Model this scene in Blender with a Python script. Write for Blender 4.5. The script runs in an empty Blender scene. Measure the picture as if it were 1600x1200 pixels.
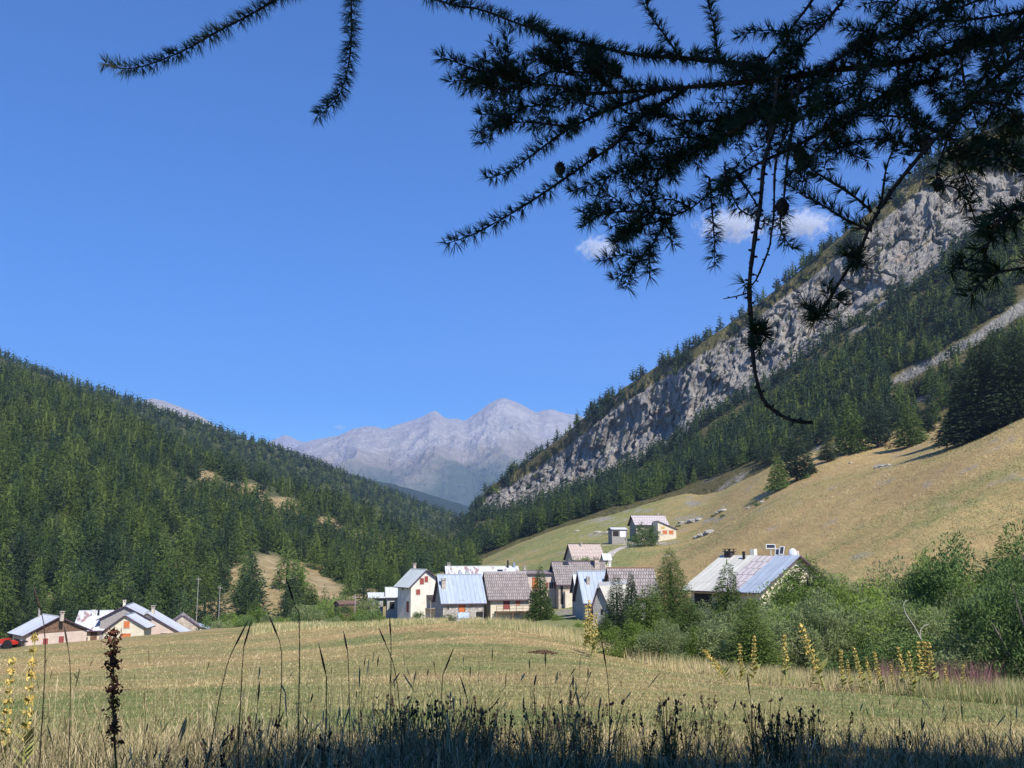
import bpy, math, random
import numpy as np
from mathutils import Vector

# ------------------------------------------------------------------ camera, world, sun, exposure
F = 1570.0
PITCH = math.atan(260 / F)
CP, SP = math.cos(PITCH), math.sin(PITCH)
SUN_AZ, SUN_EL = math.radians(152), math.radians(45)      # clockwise from the view direction (+Y)
HAZE = 8.0e-5
SUN_E, SKY_E, EXPO = 4.9, 0.105, 0.36

sc = bpy.context.scene
COL = sc.collection
cam_d = bpy.data.cameras.new("camera")
cam = bpy.data.objects.new("camera", cam_d)
COL.objects.link(cam)
cam.location = (0, 0, 0)
cam.rotation_euler = (math.pi / 2 + PITCH, 0, 0)
cam_d.sensor_width = 36
cam_d.lens = 36 * F / 1600
cam_d.clip_start = 0.05
cam_d.clip_end = 60000
sc.camera = cam
sc.render.resolution_x, sc.render.resolution_y = 1024, 768

w = bpy.data.worlds.new("World")
sc.world = w
w.use_nodes = True
nt = w.node_tree
bg = nt.nodes["Background"]
sky = nt.nodes.new("ShaderNodeTexSky")
sky.sky_type = 'NISHITA'
sky.sun_disc = False
sky.sun_elevation = SUN_EL
sky.sun_rotation = SUN_AZ
sky.altitude = 1800
sky.air_density = 0.9
sky.dust_density = 0.15
sky.ozone_density = 3.0
hsv = nt.nodes.new("ShaderNodeHueSaturation")
hsv.inputs['Saturation'].default_value = 1.55
hsv.inputs['Hue'].default_value = 0.508
hsv.inputs['Value'].default_value = 1.34
nt.links.new(sky.outputs[0], hsv.inputs['Color'])
nt.links.new(hsv.outputs[0], bg.inputs[0])
bg.inputs[1].default_value = SKY_E

sd = bpy.data.lights.new("sun", 'SUN')
sd.energy = SUN_E
sd.angle = math.radians(0.5)
sd.color = (1.0, 0.955, 0.88)
so = bpy.data.objects.new("sun", sd)
COL.objects.link(so)
TOSUN = Vector((math.sin(SUN_AZ) * math.cos(SUN_EL), math.cos(SUN_AZ) * math.cos(SUN_EL), math.sin(SUN_EL)))
so.rotation_euler = TOSUN.to_track_quat('Z', 'Y').to_euler()
so.location = (30, -20, 60)
sc.view_settings.view_transform = 'Standard'
sc.view_settings.look = 'None'
sc.view_settings.exposure = EXPO
sc.view_settings.gamma = 1
sc.cycles.max_bounces = 5
sc.cycles.diffuse_bounces = 2
sc.cycles.glossy_bounces = 1
sc.cycles.transmission_bounces = 2
sc.cycles.volume_bounces = 2
sc.cycles.transparent_max_bounces = 8
sc.cycles.volume_step_rate = 1.0

rng = np.random.default_rng(7)
random.seed(7)

# ------------------------------------------------------------------ helpers
def P(px, py, D):
    """photo pixel (1600x1200) + real distance ahead in metres -> world point"""
    px = np.asarray(px, float); py = np.asarray(py, float); D = np.asarray(D, float)
    a = (px - 800) / F; b = (600 - py) / F
    y = CP - b * SP; z = SP + b * CP
    return np.stack(np.broadcast_arrays(a / y * D, D, z / y * D), -1)

def proj(V):
    V = np.asarray(V, float)
    f = V[..., 1] * CP + V[..., 2] * SP
    u = -V[..., 1] * SP + V[..., 2] * CP
    f = np.where(f > 1e-3, f, 1e-3)
    return 800 + F * V[..., 0] / f, 600 - F * u / f

def lrp(xs):
    k = sorted(xs)
    X = [p[0] for p in k]; Y = [p[1] for p in k]
    return lambda v: np.interp(v, X, Y)

def _hash(ix, iy, iz, seed):
    with np.errstate(over='ignore'):
        h = (ix.astype(np.int64) * 374761393 + iy.astype(np.int64) * 668265263 + iz.astype(np.int64) * 2147483647 + seed * 144665) & 0xFFFFFFFF
        h = ((h ^ (h >> 13)) * 1274126177) & 0xFFFFFFFF
        h = (h ^ (h >> 16)) & 0xFFFFFFFF
    return h / 4294967295.0

def vnoise(p, seed=0):
    p = np.asarray(p, float)
    i = np.floor(p).astype(np.int64); f = p - i
    f = f * f * (3 - 2 * f)
    r = 0
    for dx in (0, 1):
        for dy in (0, 1):
            for dz in (0, 1):
                wgt = (f[..., 0] if dx else 1 - f[..., 0]) * (f[..., 1] if dy else 1 - f[..., 1]) * (f[..., 2] if dz else 1 - f[..., 2])
                r = r + wgt * _hash(i[..., 0] + dx, i[..., 1] + dy, i[..., 2] + dz, seed)
    return r * 2 - 1

def fbm(p, oc=4, seed=0, ridged=False):
    r = 0; a = 1; s = 0; p = np.asarray(p, float)
    for k in range(oc):
        n = vnoise(p * 2 ** k + 17.3 * k, seed + k)
        if ridged: n = 1 - 2 * np.abs(n)
        r = r + a * n; s += a; a *= 0.5
    return r / s

def mk(name, V, F3=None, F4=None, mats=(), parent=None, smooth=False, attrs=None, uv=None, mi=None):
    V = np.asarray(V, np.float32).reshape(-1, 3)
    F3 = np.zeros((0, 3), np.int32) if F3 is None else np.asarray(F3, np.int32).reshape(-1, 3)
    F4 = np.zeros((0, 4), np.int32) if F4 is None else np.asarray(F4, np.int32).reshape(-1, 4)
    me = bpy.data.meshes.new(name)
    nl = F3.size + F4.size
    me.vertices.add(len(V)); me.vertices.foreach_set("co", V.ravel())
    me.loops.add(nl); me.loops.foreach_set("vertex_index", np.concatenate([F3.ravel(), F4.ravel()]))
    n3, n4 = len(F3), len(F4)
    me.polygons.add(n3 + n4)
    st = np.concatenate([np.arange(n3) * 3, n3 * 3 + np.arange(n4) * 4]).astype(np.int32)
    me.polygons.foreach_set("loop_start", st)
    if mi is not None: me.polygons.foreach_set("material_index", np.asarray(mi, np.int32))
    me.polygons.foreach_set("use_smooth", np.full(n3 + n4, bool(smooth)))
    if uv is not None:
        l = me.uv_layers.new(name="UVMap")
        l.data.foreach_set("uv", np.asarray(uv, np.float32).ravel())
    me.update(calc_edges=True)
    for k, v in (attrs or {}).items():
        a = me.attributes.new(k, 'FLOAT', 'POINT'); a.data.foreach_set("value", np.asarray(v, np.float32).ravel())
    for m in (mats if isinstance(mats, (list, tuple)) else [mats]): me.materials.append(m)
    o = bpy.data.objects.new(name, me)
    COL.objects.link(o)
    if parent: o.parent = parent
    return o

def tag(o, label=None, cat=None, group=None, kind=None):
    if label: o["label"] = label
    if cat: o["category"] = cat
    if group: o["group"] = group
    if kind: o["kind"] = kind
    return o

def empty(name, loc, rz=0, label=None, cat=None, group=None):
    o = bpy.data.objects.new(name, None)
    COL.objects.link(o)
    o.location = tuple(float(v) for v in loc); o.rotation_euler = (0, 0, rz); o.empty_display_size = 0.1
    return tag(o, label, cat, group)

class MB:
    """collects boxes / prisms / tubes into one mesh"""
    def __init__(s): s.v = []; s.f3 = []; s.f4 = []; s.uv3 = []; s.uv4 = []; s.n = 0
    def add(s, V, F3=None, F4=None):
        V = np.asarray(V, float).reshape(-1, 3)
        s.v.append(V)
        if F3 is not None and len(F3): s.f3.append(np.asarray(F3, int).reshape(-1, 3) + s.n)
        if F4 is not None and len(F4): s.f4.append(np.asarray(F4, int).reshape(-1, 4) + s.n)
        s.n += len(V); return s
    def box(s, x0, x1, y0, y1, z0, z1):
        V = [(x, y, z) for z in (z0, z1) for y in (y0, y1) for x in (x0, x1)]
        return s.add(V, None, [(0, 2, 3, 1), (4, 5, 7, 6), (0, 1, 5, 4), (2, 6, 7, 3), (0, 4, 6, 2), (1, 3, 7, 5)])
    def hexa(s, b, t):
        return s.add(list(b) + list(t), None, [(3, 2, 1, 0), (4, 5, 6, 7), (0, 1, 5, 4), (1, 2, 6, 5), (2, 3, 7, 6), (3, 0, 4, 7)])
    def tube(s, pts, rad, k=6, cap=True):
        V, F4, F3 = tube_np(pts, rad, k, cap)
        return s.add(V, F3, F4)
    def build(s, name, mats, parent=None, smooth=False, **kw):
        V = np.concatenate(s.v)
        return mk(name, V, np.concatenate(s.f3) if s.f3 else None, np.concatenate(s.f4) if s.f4 else None, mats, parent, smooth, **kw)

def tube_np(pts, rad, k=6, cap=True):
    pts = np.asarray(pts, float); n = len(pts)
    rad = np.broadcast_to(np.asarray(rad, float), (n,))
    T = np.gradient(pts, axis=0); T /= np.linalg.norm(T, axis=1)[:, None] + 1e-12
    up = np.array([0.13, 0.21, 0.97]) if abs(T[0, 2]) < 0.9 else np.array([1., 0.1, 0.])
    A = np.cross(T, up); A /= np.linalg.norm(A, axis=1)[:, None] + 1e-12
    B = np.cross(T, A)
    th = np.arange(k) / k * 2 * np.pi
    V = pts[:, None] + rad[:, None, None] * (A[:, None] * np.cos(th)[None, :, None] + B[:, None] * np.sin(th)[None, :, None])
    V = V.reshape(-1, 3)
    i = np.arange(n - 1)[:, None] * k; j = np.arange(k)[None]
    F4 = np.stack([i + j, i + (j + 1) % k, i + k + (j + 1) % k, i + k + j], -1).reshape(-1, 4)
    F3 = None
    if cap:
        V = np.concatenate([V, pts[:1], pts[-1:]])
        c0, c1 = n * k, n * k + 1; jj = np.arange(k)
        F3 = np.concatenate([np.stack([np.full(k, c0), (jj + 1) % k, jj], -1), np.stack([np.full(k, c1), (n - 1) * k + jj, (n - 1) * k + (jj + 1) % k], -1)])
    return V, F4, F3

def smooth_line(pts, step):
    pts = np.asarray(pts, float)
    out = []
    n = len(pts)
    for i in range(n - 1):
        p0 = pts[max(i - 1, 0)]; p1 = pts[i]; p2 = pts[i + 1]; p3 = pts[min(i + 2, n - 1)]
        k = max(2, int(np.linalg.norm(p2 - p1) / step))
        t = (np.arange(k) / k)[:, None]
        out.append(0.5 * (2 * p1 + (p2 - p0) * t + (2 * p0 - 5 * p1 + 4 * p2 - p3) * t ** 2 + (3 * p1 - p0 - 3 * p2 + p3) * t ** 3))
    out.append(pts[-1:])
    return np.concatenate(out)

# ------------------------------------------------------------------ materials
class NT:
    def __init__(s, name):
        s.m = bpy.data.materials.new(name); s.m.use_nodes = True
        s.t = s.m.node_tree; s.b = s.t.nodes["Principled BSDF"]; s.out = s.t.nodes["Material Output"]
        s.b.inputs['Roughness'].default_value = 0.85
        s.b.inputs['Specular IOR Level'].default_value = 0.3
    def n(s, ty, **kw):
        q = s.t.nodes.new(ty)
        for k, v in kw.items(): setattr(q, k, v)
        return q
    def l(s, a, b): s.t.links.new(a, b)
    def noise(s, scale, vec=None, detail=4, rough=0.55, dist=0):
        q = s.n("ShaderNodeTexNoise"); q.inputs['Scale'].default_value = scale; q.inputs['Detail'].default_value = detail
        q.inputs['Roughness'].default_value = rough; q.inputs['Distortion'].default_value = dist
        if vec is not None: s.l(vec, q.inputs['Vector'])
        return q.outputs['Fac']
    def coord(s, kind='Object'): return s.n("ShaderNodeTexCoord").outputs[kind]
    def mapping(s, vec, scale=(1, 1, 1), rot=(0, 0, 0)):
        q = s.n("ShaderNodeMapping"); q.inputs['Scale'].default_value = scale; q.inputs['Rotation'].default_value = rot
        s.l(vec, q.inputs['Vector']); return q.outputs[0]
    def ramp(s, fac, stops):
        q = s.n("ShaderNodeValToRGB"); r = q.color_ramp
        while len(r.elements) < len(stops): r.elements.new(0.5)
        for e, (p, c) in zip(r.elements, stops):
            e.position = p; e.color = (*c, 1) if not isinstance(c, (int, float)) else (c, c, c, 1)
        s.l(fac, q.inputs[0]); return q.outputs[0]
    def mix(s, fac, a, b, mode='MIX'):
        q = s.n("ShaderNodeMix", data_type='RGBA', blend_type=mode)
        for i, v in ((0, fac), (6, a), (7, b)):
            if isinstance(v, (int, float)): q.inputs[i].default_value = v
            elif isinstance(v, (tuple, list)): q.inputs[i].default_value = (*v, 1)
            else: s.l(v, q.inputs[i])
        return q.outputs[2]
    def math(s, op, a, b=0.0, clamp=False):
        q = s.n("ShaderNodeMath", operation=op, use_clamp=clamp)
        for i, v in ((0, a), (1, b)):
            if isinstance(v, (int, float)): q.inputs[i].default_value = v
            else: s.l(v, q.inputs[i])
        return q.outputs[0]
    def attr(s, name): return s.n("ShaderNodeAttribute", attribute_name=name).outputs['Fac']
    def col(s, c):
        if isinstance(c, tuple): s.b.inputs['Base Color'].default_value = (*c, 1)
        else: s.l(c, s.b.inputs['Base Color'])
    def bump(s, h, strength=0.5, dist=0.1):
        q = s.n("ShaderNodeBump"); q.inputs['Strength'].default_value = strength; q.inputs['Distance'].default_value = dist
        s.l(h, q.inputs['Height']); s.l(q.outputs[0], s.b.inputs['Normal'])

def plain(name, c, var=0.15, scale=3.0, rough=0.85, metal=0.0, bump=0.0):
    t = NT(name)
    v = t.noise(scale, t.coord(), 4)
    c2 = tuple(min(1, x * (1 + var * 1.6)) for x in c); c1 = tuple(x * (1 - var * 1.6) for x in c)
    t.col(t.ramp(v, [(0.3, c1), (0.7, c2)]))
    t.b.inputs['Roughness'].default_value = rough; t.b.inputs['Metallic'].default_value = metal
    if bump: t.bump(v, bump, 0.05)
    return t.m

def leafmat(name, a, b, use='attr', dry=None, trans=0.25, yellow=None):
    t = NT(name)
    if use == 'attr': f = t.attr('tint')
    else: f = t.n("ShaderNodeObjectInfo").outputs['Random']
    nz = t.noise(0.9, t.coord('Object'), 2)
    f2 = t.math('ADD', t.math('MULTIPLY', f, 0.7), t.math('MULTIPLY', t.math('SUBTRACT', nz, 0.35), 0.9), clamp=True)
    c = t.ramp(f2, [(0.0, a), (1.0, b)] if yellow is None else [(0.0, a), (0.8, b), (1.0, yellow)])
    t.col(c)
    t.b.inputs['Roughness'].default_value = 0.75
    t.b.inputs['Specular IOR Level'].default_value = 0.2
    if trans:
        tr = t.n("ShaderNodeBsdfTranslucent"); t.l(c, tr.inputs[0])
        mx = t.n("ShaderNodeMixShader"); mx.inputs[0].default_value = trans
        t.l(t.b.outputs[0], mx.inputs[1]); t.l(tr.outputs[0], mx.inputs[2]); t.l(mx.outputs[0], t.out.inputs[0])
    return t.m
# ------------------------------------------------------------------ ground: one sheet, height by thin-plate spline through surveyed points
GP = {
 -300: [(14,1146),(22,1102),(32,1074),(45,1054),(70,1036),(100,1026),(130,1024),(180,1034),(240,1020)],
 0: [(14,1143),(22,1098),(32,1069),(45,1049),(70,1030),(100,1017),(135,1014),(180,1024),(240,1008),(300,990)],
 100:[(70,1022),(100,1009),(135,1005),(160,1008)],
 200: [(14,1140),(22,1093),(32,1062),(45,1040),(70,1016),(100,1001),(135,996),(160,1002),(190,1006),(240,985)],
 400: [(14,1137),(22,1090),(32,1055),(45,1030),(70,1003),(100,987),(130,979),(170,984),(210,975),(245,960),(300,925),(360,880)],
 600: [(14,1135),(22,1085),(32,1045),(45,1015),(70,985),(100,976),(140,973),(200,969),(260,952),(330,925),(450,880)],
 700: [(200,968),(260,930),(320,902),(345,893),(400,905),(500,890)],
 800: [(14,1135),(22,1085),(32,1045),(45,1010),(70,982),(100,973),(150,971),(200,967),(240,935),(280,908),(340,880),(400,858),(430,852),(520,858)],
 900: [(70,992),(100,985),(150,972),(190,955),(230,915),(300,860),(400,822),(440,815),(520,820)],
 1000: [(14,1137),(22,1090),(32,1055),(45,1034),(70,1018),(100,1000),(150,970),(200,930),(240,893),(290,857),(335,838),(400,802),(440,785),(520,788)],
 1100: [(300,838),(360,800),(420,765),(500,765)],
 1200: [(14,1142),(22,1100),(32,1072),(45,1058),(60,1048),(90,1012),(130,955),(160,905),(200,850),(235,800),(250,789),(290,780),(340,745),(380,728),(450,735)],
 1400: [(14,1145),(22,1108),(32,1080),(45,1067),(60,1052),(90,1002),(120,930),(150,850),(180,785),(212,735),(225,727),(260,722),(310,697),(350,674),(420,680)],
 1600: [(14,1150),(22,1115),(32,1092),(45,1080),(60,1062),(90,990),(120,900),(150,775),(180,680),(195,652),(215,655),(260,640),(310,615),(380,640)],
 1900: [(14,1158),(22,1125),(32,1105),(45,1090),(60,1060),(90,960),(120,850),(150,700),(180,590),(200,555),(260,560),(320,540)],
}
cu, cv, ce = [], [], []
for px, rows in GP.items():
    rows = [(1.2, None), (3.5, None), (9, 1200 + (4 if px > 1000 else 0))] + rows
    for D, py in rows:
        if py is None: a = (px - 800) / F; zz = -1.55 - 0.02 * D; e = zz / D
        else:
            q = P(px, py, D); a = q[0] / D; e = q[2] / D
        cu.append(a); cv.append(math.log(D)); ce.append(e)
for a in (-0.8, -0.5, -0.2, 0.1, 0.4, 0.75):
    for D, e in ((900, -0.03 if a < 0 else 0.0), (2500, -0.015), (8000, -0.008), (30000, -0.003)):
        cu.append(a); cv.append(math.log(D)); ce.append(e)
cu, cv, ce = map(np.array, (cu, cv, ce))
KU, KV = 3.0, 1.6
def _ker(r2): return np.where(r2 > 1e-12, r2 * np.log(r2 + 1e-30), 0)
def _tps_fit():
    X = np.stack([cu * KU, cv * KV], 1); n = len(X)
    K = _ker(((X[:, None] - X[None]) ** 2).sum(-1)) + 2e-4 * np.eye(n)
    Q = np.concatenate([np.ones((n, 1)), X], 1)
    A = np.block([[K, Q], [Q.T, np.zeros((3, 3))]])
    return X, np.linalg.solve(A, np.concatenate([ce, np.zeros(3)]))
TX, TW = _tps_fit()
def g_e(a, lD):
    sh = np.shape(a); q = np.stack([np.ravel(a) * KU, np.ravel(lD) * KV], 1)
    out = np.empty(len(q))
    for s in range(0, len(q), 20000):
        c = q[s:s + 20000]
        out[s:s + 20000] = _ker(((c[:, None] - TX[None]) ** 2).sum(-1)) @ TW[:-3] + TW[-3] + c @ TW[-2:]
    return out.reshape(sh)
def gz(x, y):
    """ground height"""
    x = np.asarray(x, float); y = np.asarray(y, float)
    r = np.hypot(x, y) + 1e-6; th = np.arctan2(x, y)
    tc = np.clip(th, -0.62, 0.62)
    Df = r * np.cos(tc)
    e = g_e(np.tan(tc), np.log(np.maximum(Df, 1.2))) * Df
    z0 = np.where(r < 1.2, -1.56, e)
    wgt = np.clip((np.abs(th) - 0.9) / 1.2, 0, 1); wgt = wgt * wgt * (3 - 2 * wgt)
    side = -1.6 + np.clip(x, -60, 60) * 0.03 - 0.02 * np.minimum(r, 200)
    z = z0 * (1 - wgt) + side * wgt
    p = np.stack([x, y, np.zeros_like(x)], -1)
    amp = np.clip(r / 60, 0.05, 1.0)
    z = z + amp * 0.25 * fbm(p / 6.0, 3, 5) * np.clip(r / 8, 0, 1) + np.clip(r - 120, 0, 300) / 300 * 2.0 * fbm(p / 35.0, 3, 9)
    return z
def G(px, D, dz=0.0):
    """point of the ground on the column px at distance D"""
    x = (px - 800) / F / 0.9865 * D
    for _ in range(3):
        z = float(gz(x, D)); f = D * CP + z * SP; x = (px - 800) / F * f
    return np.array([x, D, z + dz])

# land cover (1 = green grass, 0 = straw), decided on real ground positions
def cover(x, y, z):
    px, py = proj(np.stack([x, y, z], -1))
    p = np.stack([x, y, 0 * x], -1)
    n1 = fbm(p / np.array([9., 4., 1.]), 4, 21); n2 = fbm(p / np.array([60., 26., 1.]), 4, 31)
    r = np.hypot(x, y)
    near = 0.52 + 0.55 * n1 + 0.40 * n2 - 0.05 * np.clip((28 - y) / 20, 0, 1)
    # slope behind village: green; tan hill: straw
    fg = lrp([(600, .5), (700, .62), (850, .72), (960, .68), (1060, .42), (1150, .22), (1300, .2), (1600, .22)])(px)
    far = fg + 0.35 * n2 + 0.15 * n1
    crest = lrp([(900, 230), (1000, 262), (1075, 270), (1200, 243), (1400, 222), (1600, 193), (1900, 190)])(px)
    tan = (px > 930) & (y < crest) & (y > 95)
    tanv = 0.22 + 0.55 * n2 + 0.25 * n1
    w1 = np.clip((y - 150) / 60, 0, 1)
    g = near * (1 - w1) + far * w1
    wt = np.clip((px - 900) / 90, 0, 1) * np.clip((crest + 6 - y) / 14, 0, 1) * np.clip((y - 85) / 30, 0, 1)
    g = g * (1 - wt) + tanv * wt
    # village lawn strip left of the white-gabled cottage, beyond the reeds
    lawn = np.exp(-((px - 890) / 55) ** 2) * np.clip((y - 80) / 20, 0, 1) * np.clip((210 - y) / 30, 0, 1)
    g = g + 0.6 * lawn
    return np.clip(g, 0, 1)
def bare(x, y, z):
    px, py = proj(np.stack([x, y, z], -1))
    n = fbm(np.stack([x, y, z], -1) / 5.0, 4, 77)
    b = 0 * px
    for cx, cy, sx, sy, a in ((955, 812, 40, 5, 1), (1000, 847, 48, 5, 1.2), (940, 838, 36, 6, 1.2), (1095, 812, 34, 6, 1.2), (1085, 787, 20, 6, 1.1), (1130, 748, 18, 4, 1.2),
                          (1380, 727, 22, 4, 1.1), (1190, 778, 14, 3, 1), (1000, 797, 30, 3, .9), (430, 935, 90, 9, .8), (520, 950, 30, 8, .8), (345, 950, 50, 16, 1.0), (880, 958, 30, 10, 1.0)):
        b = np.maximum(b, a * np.exp(-((px - cx) / sx) ** 2 - ((py - cy) / sy) ** 2))
    return np.clip((b * .8 + 1.3 * n - 0.45) * 2.2, 0, .85) * (y > 100) * (y < 560)

th = np.concatenate([np.linspace(-np.pi, -0.66, 70)[:-1], np.linspace(-0.66, 0.66, 520), np.linspace(0.66, np.pi, 70)[1:]])
rr = np.concatenate([[0.01], np.geomspace(0.8, 6, 40), np.geomspace(6.15, 600, 400), np.geomspace(630, 26000, 50)])
TH, RR = np.meshgrid(th, rr)
GX, GY = RR * np.sin(TH), RR * np.cos(TH)
GZ = gz(GX, GY)
nr, nc = TH.shape
i = np.arange(nr - 1)[:, None] * nc; j = np.arange(nc - 1)[None]
GF = np.stack([i + j, i + j + 1, i + nc + j + 1, i + nc + j], -1).reshape(-1, 4)

t = NT("meadow_soil_and_grass")
co = t.coord()
n_f = t.noise(2.2, t.mapping(co, (1, .8, 1)), 6, 0.7)
n_m = t.noise(0.12, t.mapping(co, (1, .5, 1)), 5, 0.65)
n_l = t.noise(0.45, t.mapping(co, (1, .35, 1)), 5, 0.7)
g = t.attr('green')
gf = t.math('ADD', g, t.math('MULTIPLY', t.math('SUBTRACT', n_l, 0.5), 0.9), clamp=True)
straw = t.ramp(n_f, [(0.25, (0.24, 0.155, 0.06)), (0.5, (0.44, 0.31, 0.13)), (0.75, (0.62, 0.46, 0.22))])
straw = t.mix(t.math('MULTIPLY', t.ramp(n_m, [(0.4, 0.0), (0.62, 1.0)]), 0.65), straw, (0.33, 0.21, 0.095))
green = t.ramp(n_f, [(0.25, (0.09, 0.12, 0.032)), (0.55, (0.18, 0.215, 0.07)), (0.8, (0.30, 0.30, 0.12))])
c = t.mix(t.ramp(gf, [(0.2, 0.0), (0.75, 1.0)]), straw, green)
rock = t.ramp(t.noise(1.3, co, 6, 0.7), [(0.3, (0.16, 0.13, 0.10)), (0.6, (0.40, 0.36, 0.31)), (0.8, (0.5, 0.47, 0.42))])
mow = t.noise(0.5, t.mapping(co, (.22, 3.2, 1), (0, 0, .35)), 3, .6)
c = t.mix(t.math('MULTIPLY', t.ramp(mow, [(.35, 0.0), (.65, 1.0)]), .35), c, (0.50, 0.38, 0.18))
c = t.mix(t.attr('bare'), c, rock)
t.col(c)
t.b.inputs['Roughness'].default_value = 0.95; t.b.inputs['Specular IOR Level'].default_value = 0.1
hb = t.math('ADD', n_f, t.math('MULTIPLY', n_l, 2.0))
t.bump(hb, 0.9, 0.35)
M_ground = t.m
ground = mk("ground", np.stack([GX, GY, GZ], -1), None, GF, M_ground, smooth=True,
            attrs={'green': cover(GX, GY, GZ), 'bare': bare(GX, GY, GZ)})
tag(ground, "mown straw-coloured meadow running down to the hamlet and up the grassy slopes", None, kind='structure')

# ------------------------------------------------------------------ hillside sheets (lofts through surveyed 3-D points)
def cr(T, x):
    """Catmull-Rom along axis 0 of T at float positions x"""
    n = len(T); i = np.clip(np.floor(x).astype(int), 0, n - 2); t = (x - i)
    t = t.reshape((-1,) + (1,) * (T.ndim - 1))
    p0, p1, p2, p3 = T[np.maximum(i - 1, 0)], T[i], T[i + 1], T[np.minimum(i + 2, n - 1)]
    return 0.5 * (2 * p1 + (p2 - p0) * t + (2 * p0 - 5 * p1 + 4 * p2 - p3) * t * t + (3 * p1 - p0 - 3 * p2 + p3) * t ** 3)
class Sheet:
    def __init__(s, cols, nu, nv, disp=None):
        T = np.array(cols, float)                    # (ncol, nrow, 3)
        A = cr(T, np.linspace(0, T.shape[0] - 1, nu))
        A = cr(A.transpose(1, 0, 2), np.linspace(0, T.shape[1] - 1, nv))   # (nv, nu, 3)
        s.row = np.linspace(0, T.shape[1] - 1, nv)[:, None] * np.ones(nu)[None]
        s.V0 = A
        if disp is not None: A = disp(A, s.row)
        s.V = A; s.nv, s.nu = nv, nu
        i = np.arange(nv - 1)[:, None] * nu; j = np.arange(nu - 1)[None]
        s.F4 = np.stack([i + j, i + j + 1, i + nu + j + 1, i + nu + j], -1).reshape(-1, 4)
        s.px, s.py = proj(A)
    def obj(s, name, m, attrs=None): return mk(name, s.V, None, s.F4, m, smooth=True, attrs=attrs)
    def scatter(s, n, dens, r):
        """n candidate points uniform over plan area, thinned by dens(px,py,row)"""
        V = s.V
        e1 = V[:-1, 1:] - V[:-1, :-1]; e2 = V[1:, :-1] - V[:-1, :-1]
        area = np.abs(e1[..., 0] * e2[..., 1] - e1[..., 1] * e2[..., 0]) + 0.3 * np.abs(e1[..., 0] * e2[..., 2] - e1[..., 2] * e2[..., 0])
        d = dens(s.px[:-1, :-1], s.py[:-1, :-1], s.row[:-1, :-1], s.V[:-1, :-1])
        wgt = (area * d).ravel(); tot = wgt.sum()
        k = r.choice(len(wgt), n, p=wgt / tot)
        iv, iu = np.unravel_index(k, area.shape)
        a = r.random(n)[:, None]; b = r.random(n)[:, None]
        return V[iv, iu] * (1 - a) * (1 - b) + V[iv, iu + 1] * a * (1 - b) + V[iv + 1, iu] * (1 - a) * b + V[iv + 1, iu + 1] * a * b, tot

def lift(q, dz):
    q = np.array(q, float); q[2] += dz; return q
# near forested spur, left
L1top = lrp([(-500, 300), (-200, 455), (-100, 505), (0, 592), (100, 632), (200, 680), (300, 732), (400, 770), (500, 806), (600, 842), (700, 880), (780, 905)])
L1tD = lrp([(-500, 700), (0, 640), (300, 610), (500, 640), (700, 660), (780, 680)])
L1bot = lrp([(-500, 1020), (0, 1010), (200, 992), (400, 962), (600, 935), (700, 925), (780, 930)])
L1bD = lrp([(-500, 225), (0, 225), (200, 225), (400, 245), (600, 300), (700, 360), (780, 420)])
cols = []
for px in (-500, -300, -100, 0, 100, 200, 300, 400, 500, 600, 700, 780):
    b = P(px, L1bot(px), L1bD(px)); tp = P(px, L1top(px), L1tD(px))
    m1 = b * .66 + tp * .34 + np.array([0, 0, -3]); m2 = b * .33 + tp * .67 + np.array([0, 0, 2])
    bk = tp + np.array([-60, 160, -60])
    cols.append([lift(b + (b - m1) * 0.3, -3), b, m1, m2, tp, bk])
def dispL(A, row):
    A = A.copy(); A[..., 2] += 5.0 * fbm(A / 45.0, 4, 3) + 14 * fbm(A / 160.0, 2, 4) * np.clip(row - 1, 0, 1) * np.clip(4.0 - row, 0, 1); return A
L1 = Sheet(cols, 200, 120, dispL)
# farther forested ridge, left
L2top = lrp([(-500, 270), (-200, 455), (0, 566), (90, 604), (180, 632), (300, 672), (420, 708), (530, 747), (620, 782), (700, 812), (760, 838), (830, 860)])
L2tD = lrp([(-500, 900), (0, 1000), (300, 1200), (530, 1400), (760, 1500), (830, 1500)])
cols = []
for px in (-500, -300, -150, 0, 90, 180, 260, 340, 420, 480, 530, 580, 620, 660, 700, 760, 830):
    tp = P(px, L2top(px), L2tD(px)); b = P(px + 30, L1top(px + 30) + 50, L1tD(px) + 90)
    m1 = b * .66 + tp * .34; m2 = b * .33 + tp * .67
    cols.append([b, m1, m2, tp, tp + np.array([-80, 300, -120])])
def dispL2(A, row):
    A = A.copy(); A[..., 2] += (4.0 * fbm(A / 60.0, 4, 13) + 14 * fbm(A / 260.0, 2, 14)) * np.clip(row, 0, 1) * np.clip(1 - np.abs(row - 3) * 0.0 - (row > 2.6) * 0.7, 0.2, 1); return A
L2 = Sheet(cols, 200, 90, dispL2)

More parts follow.
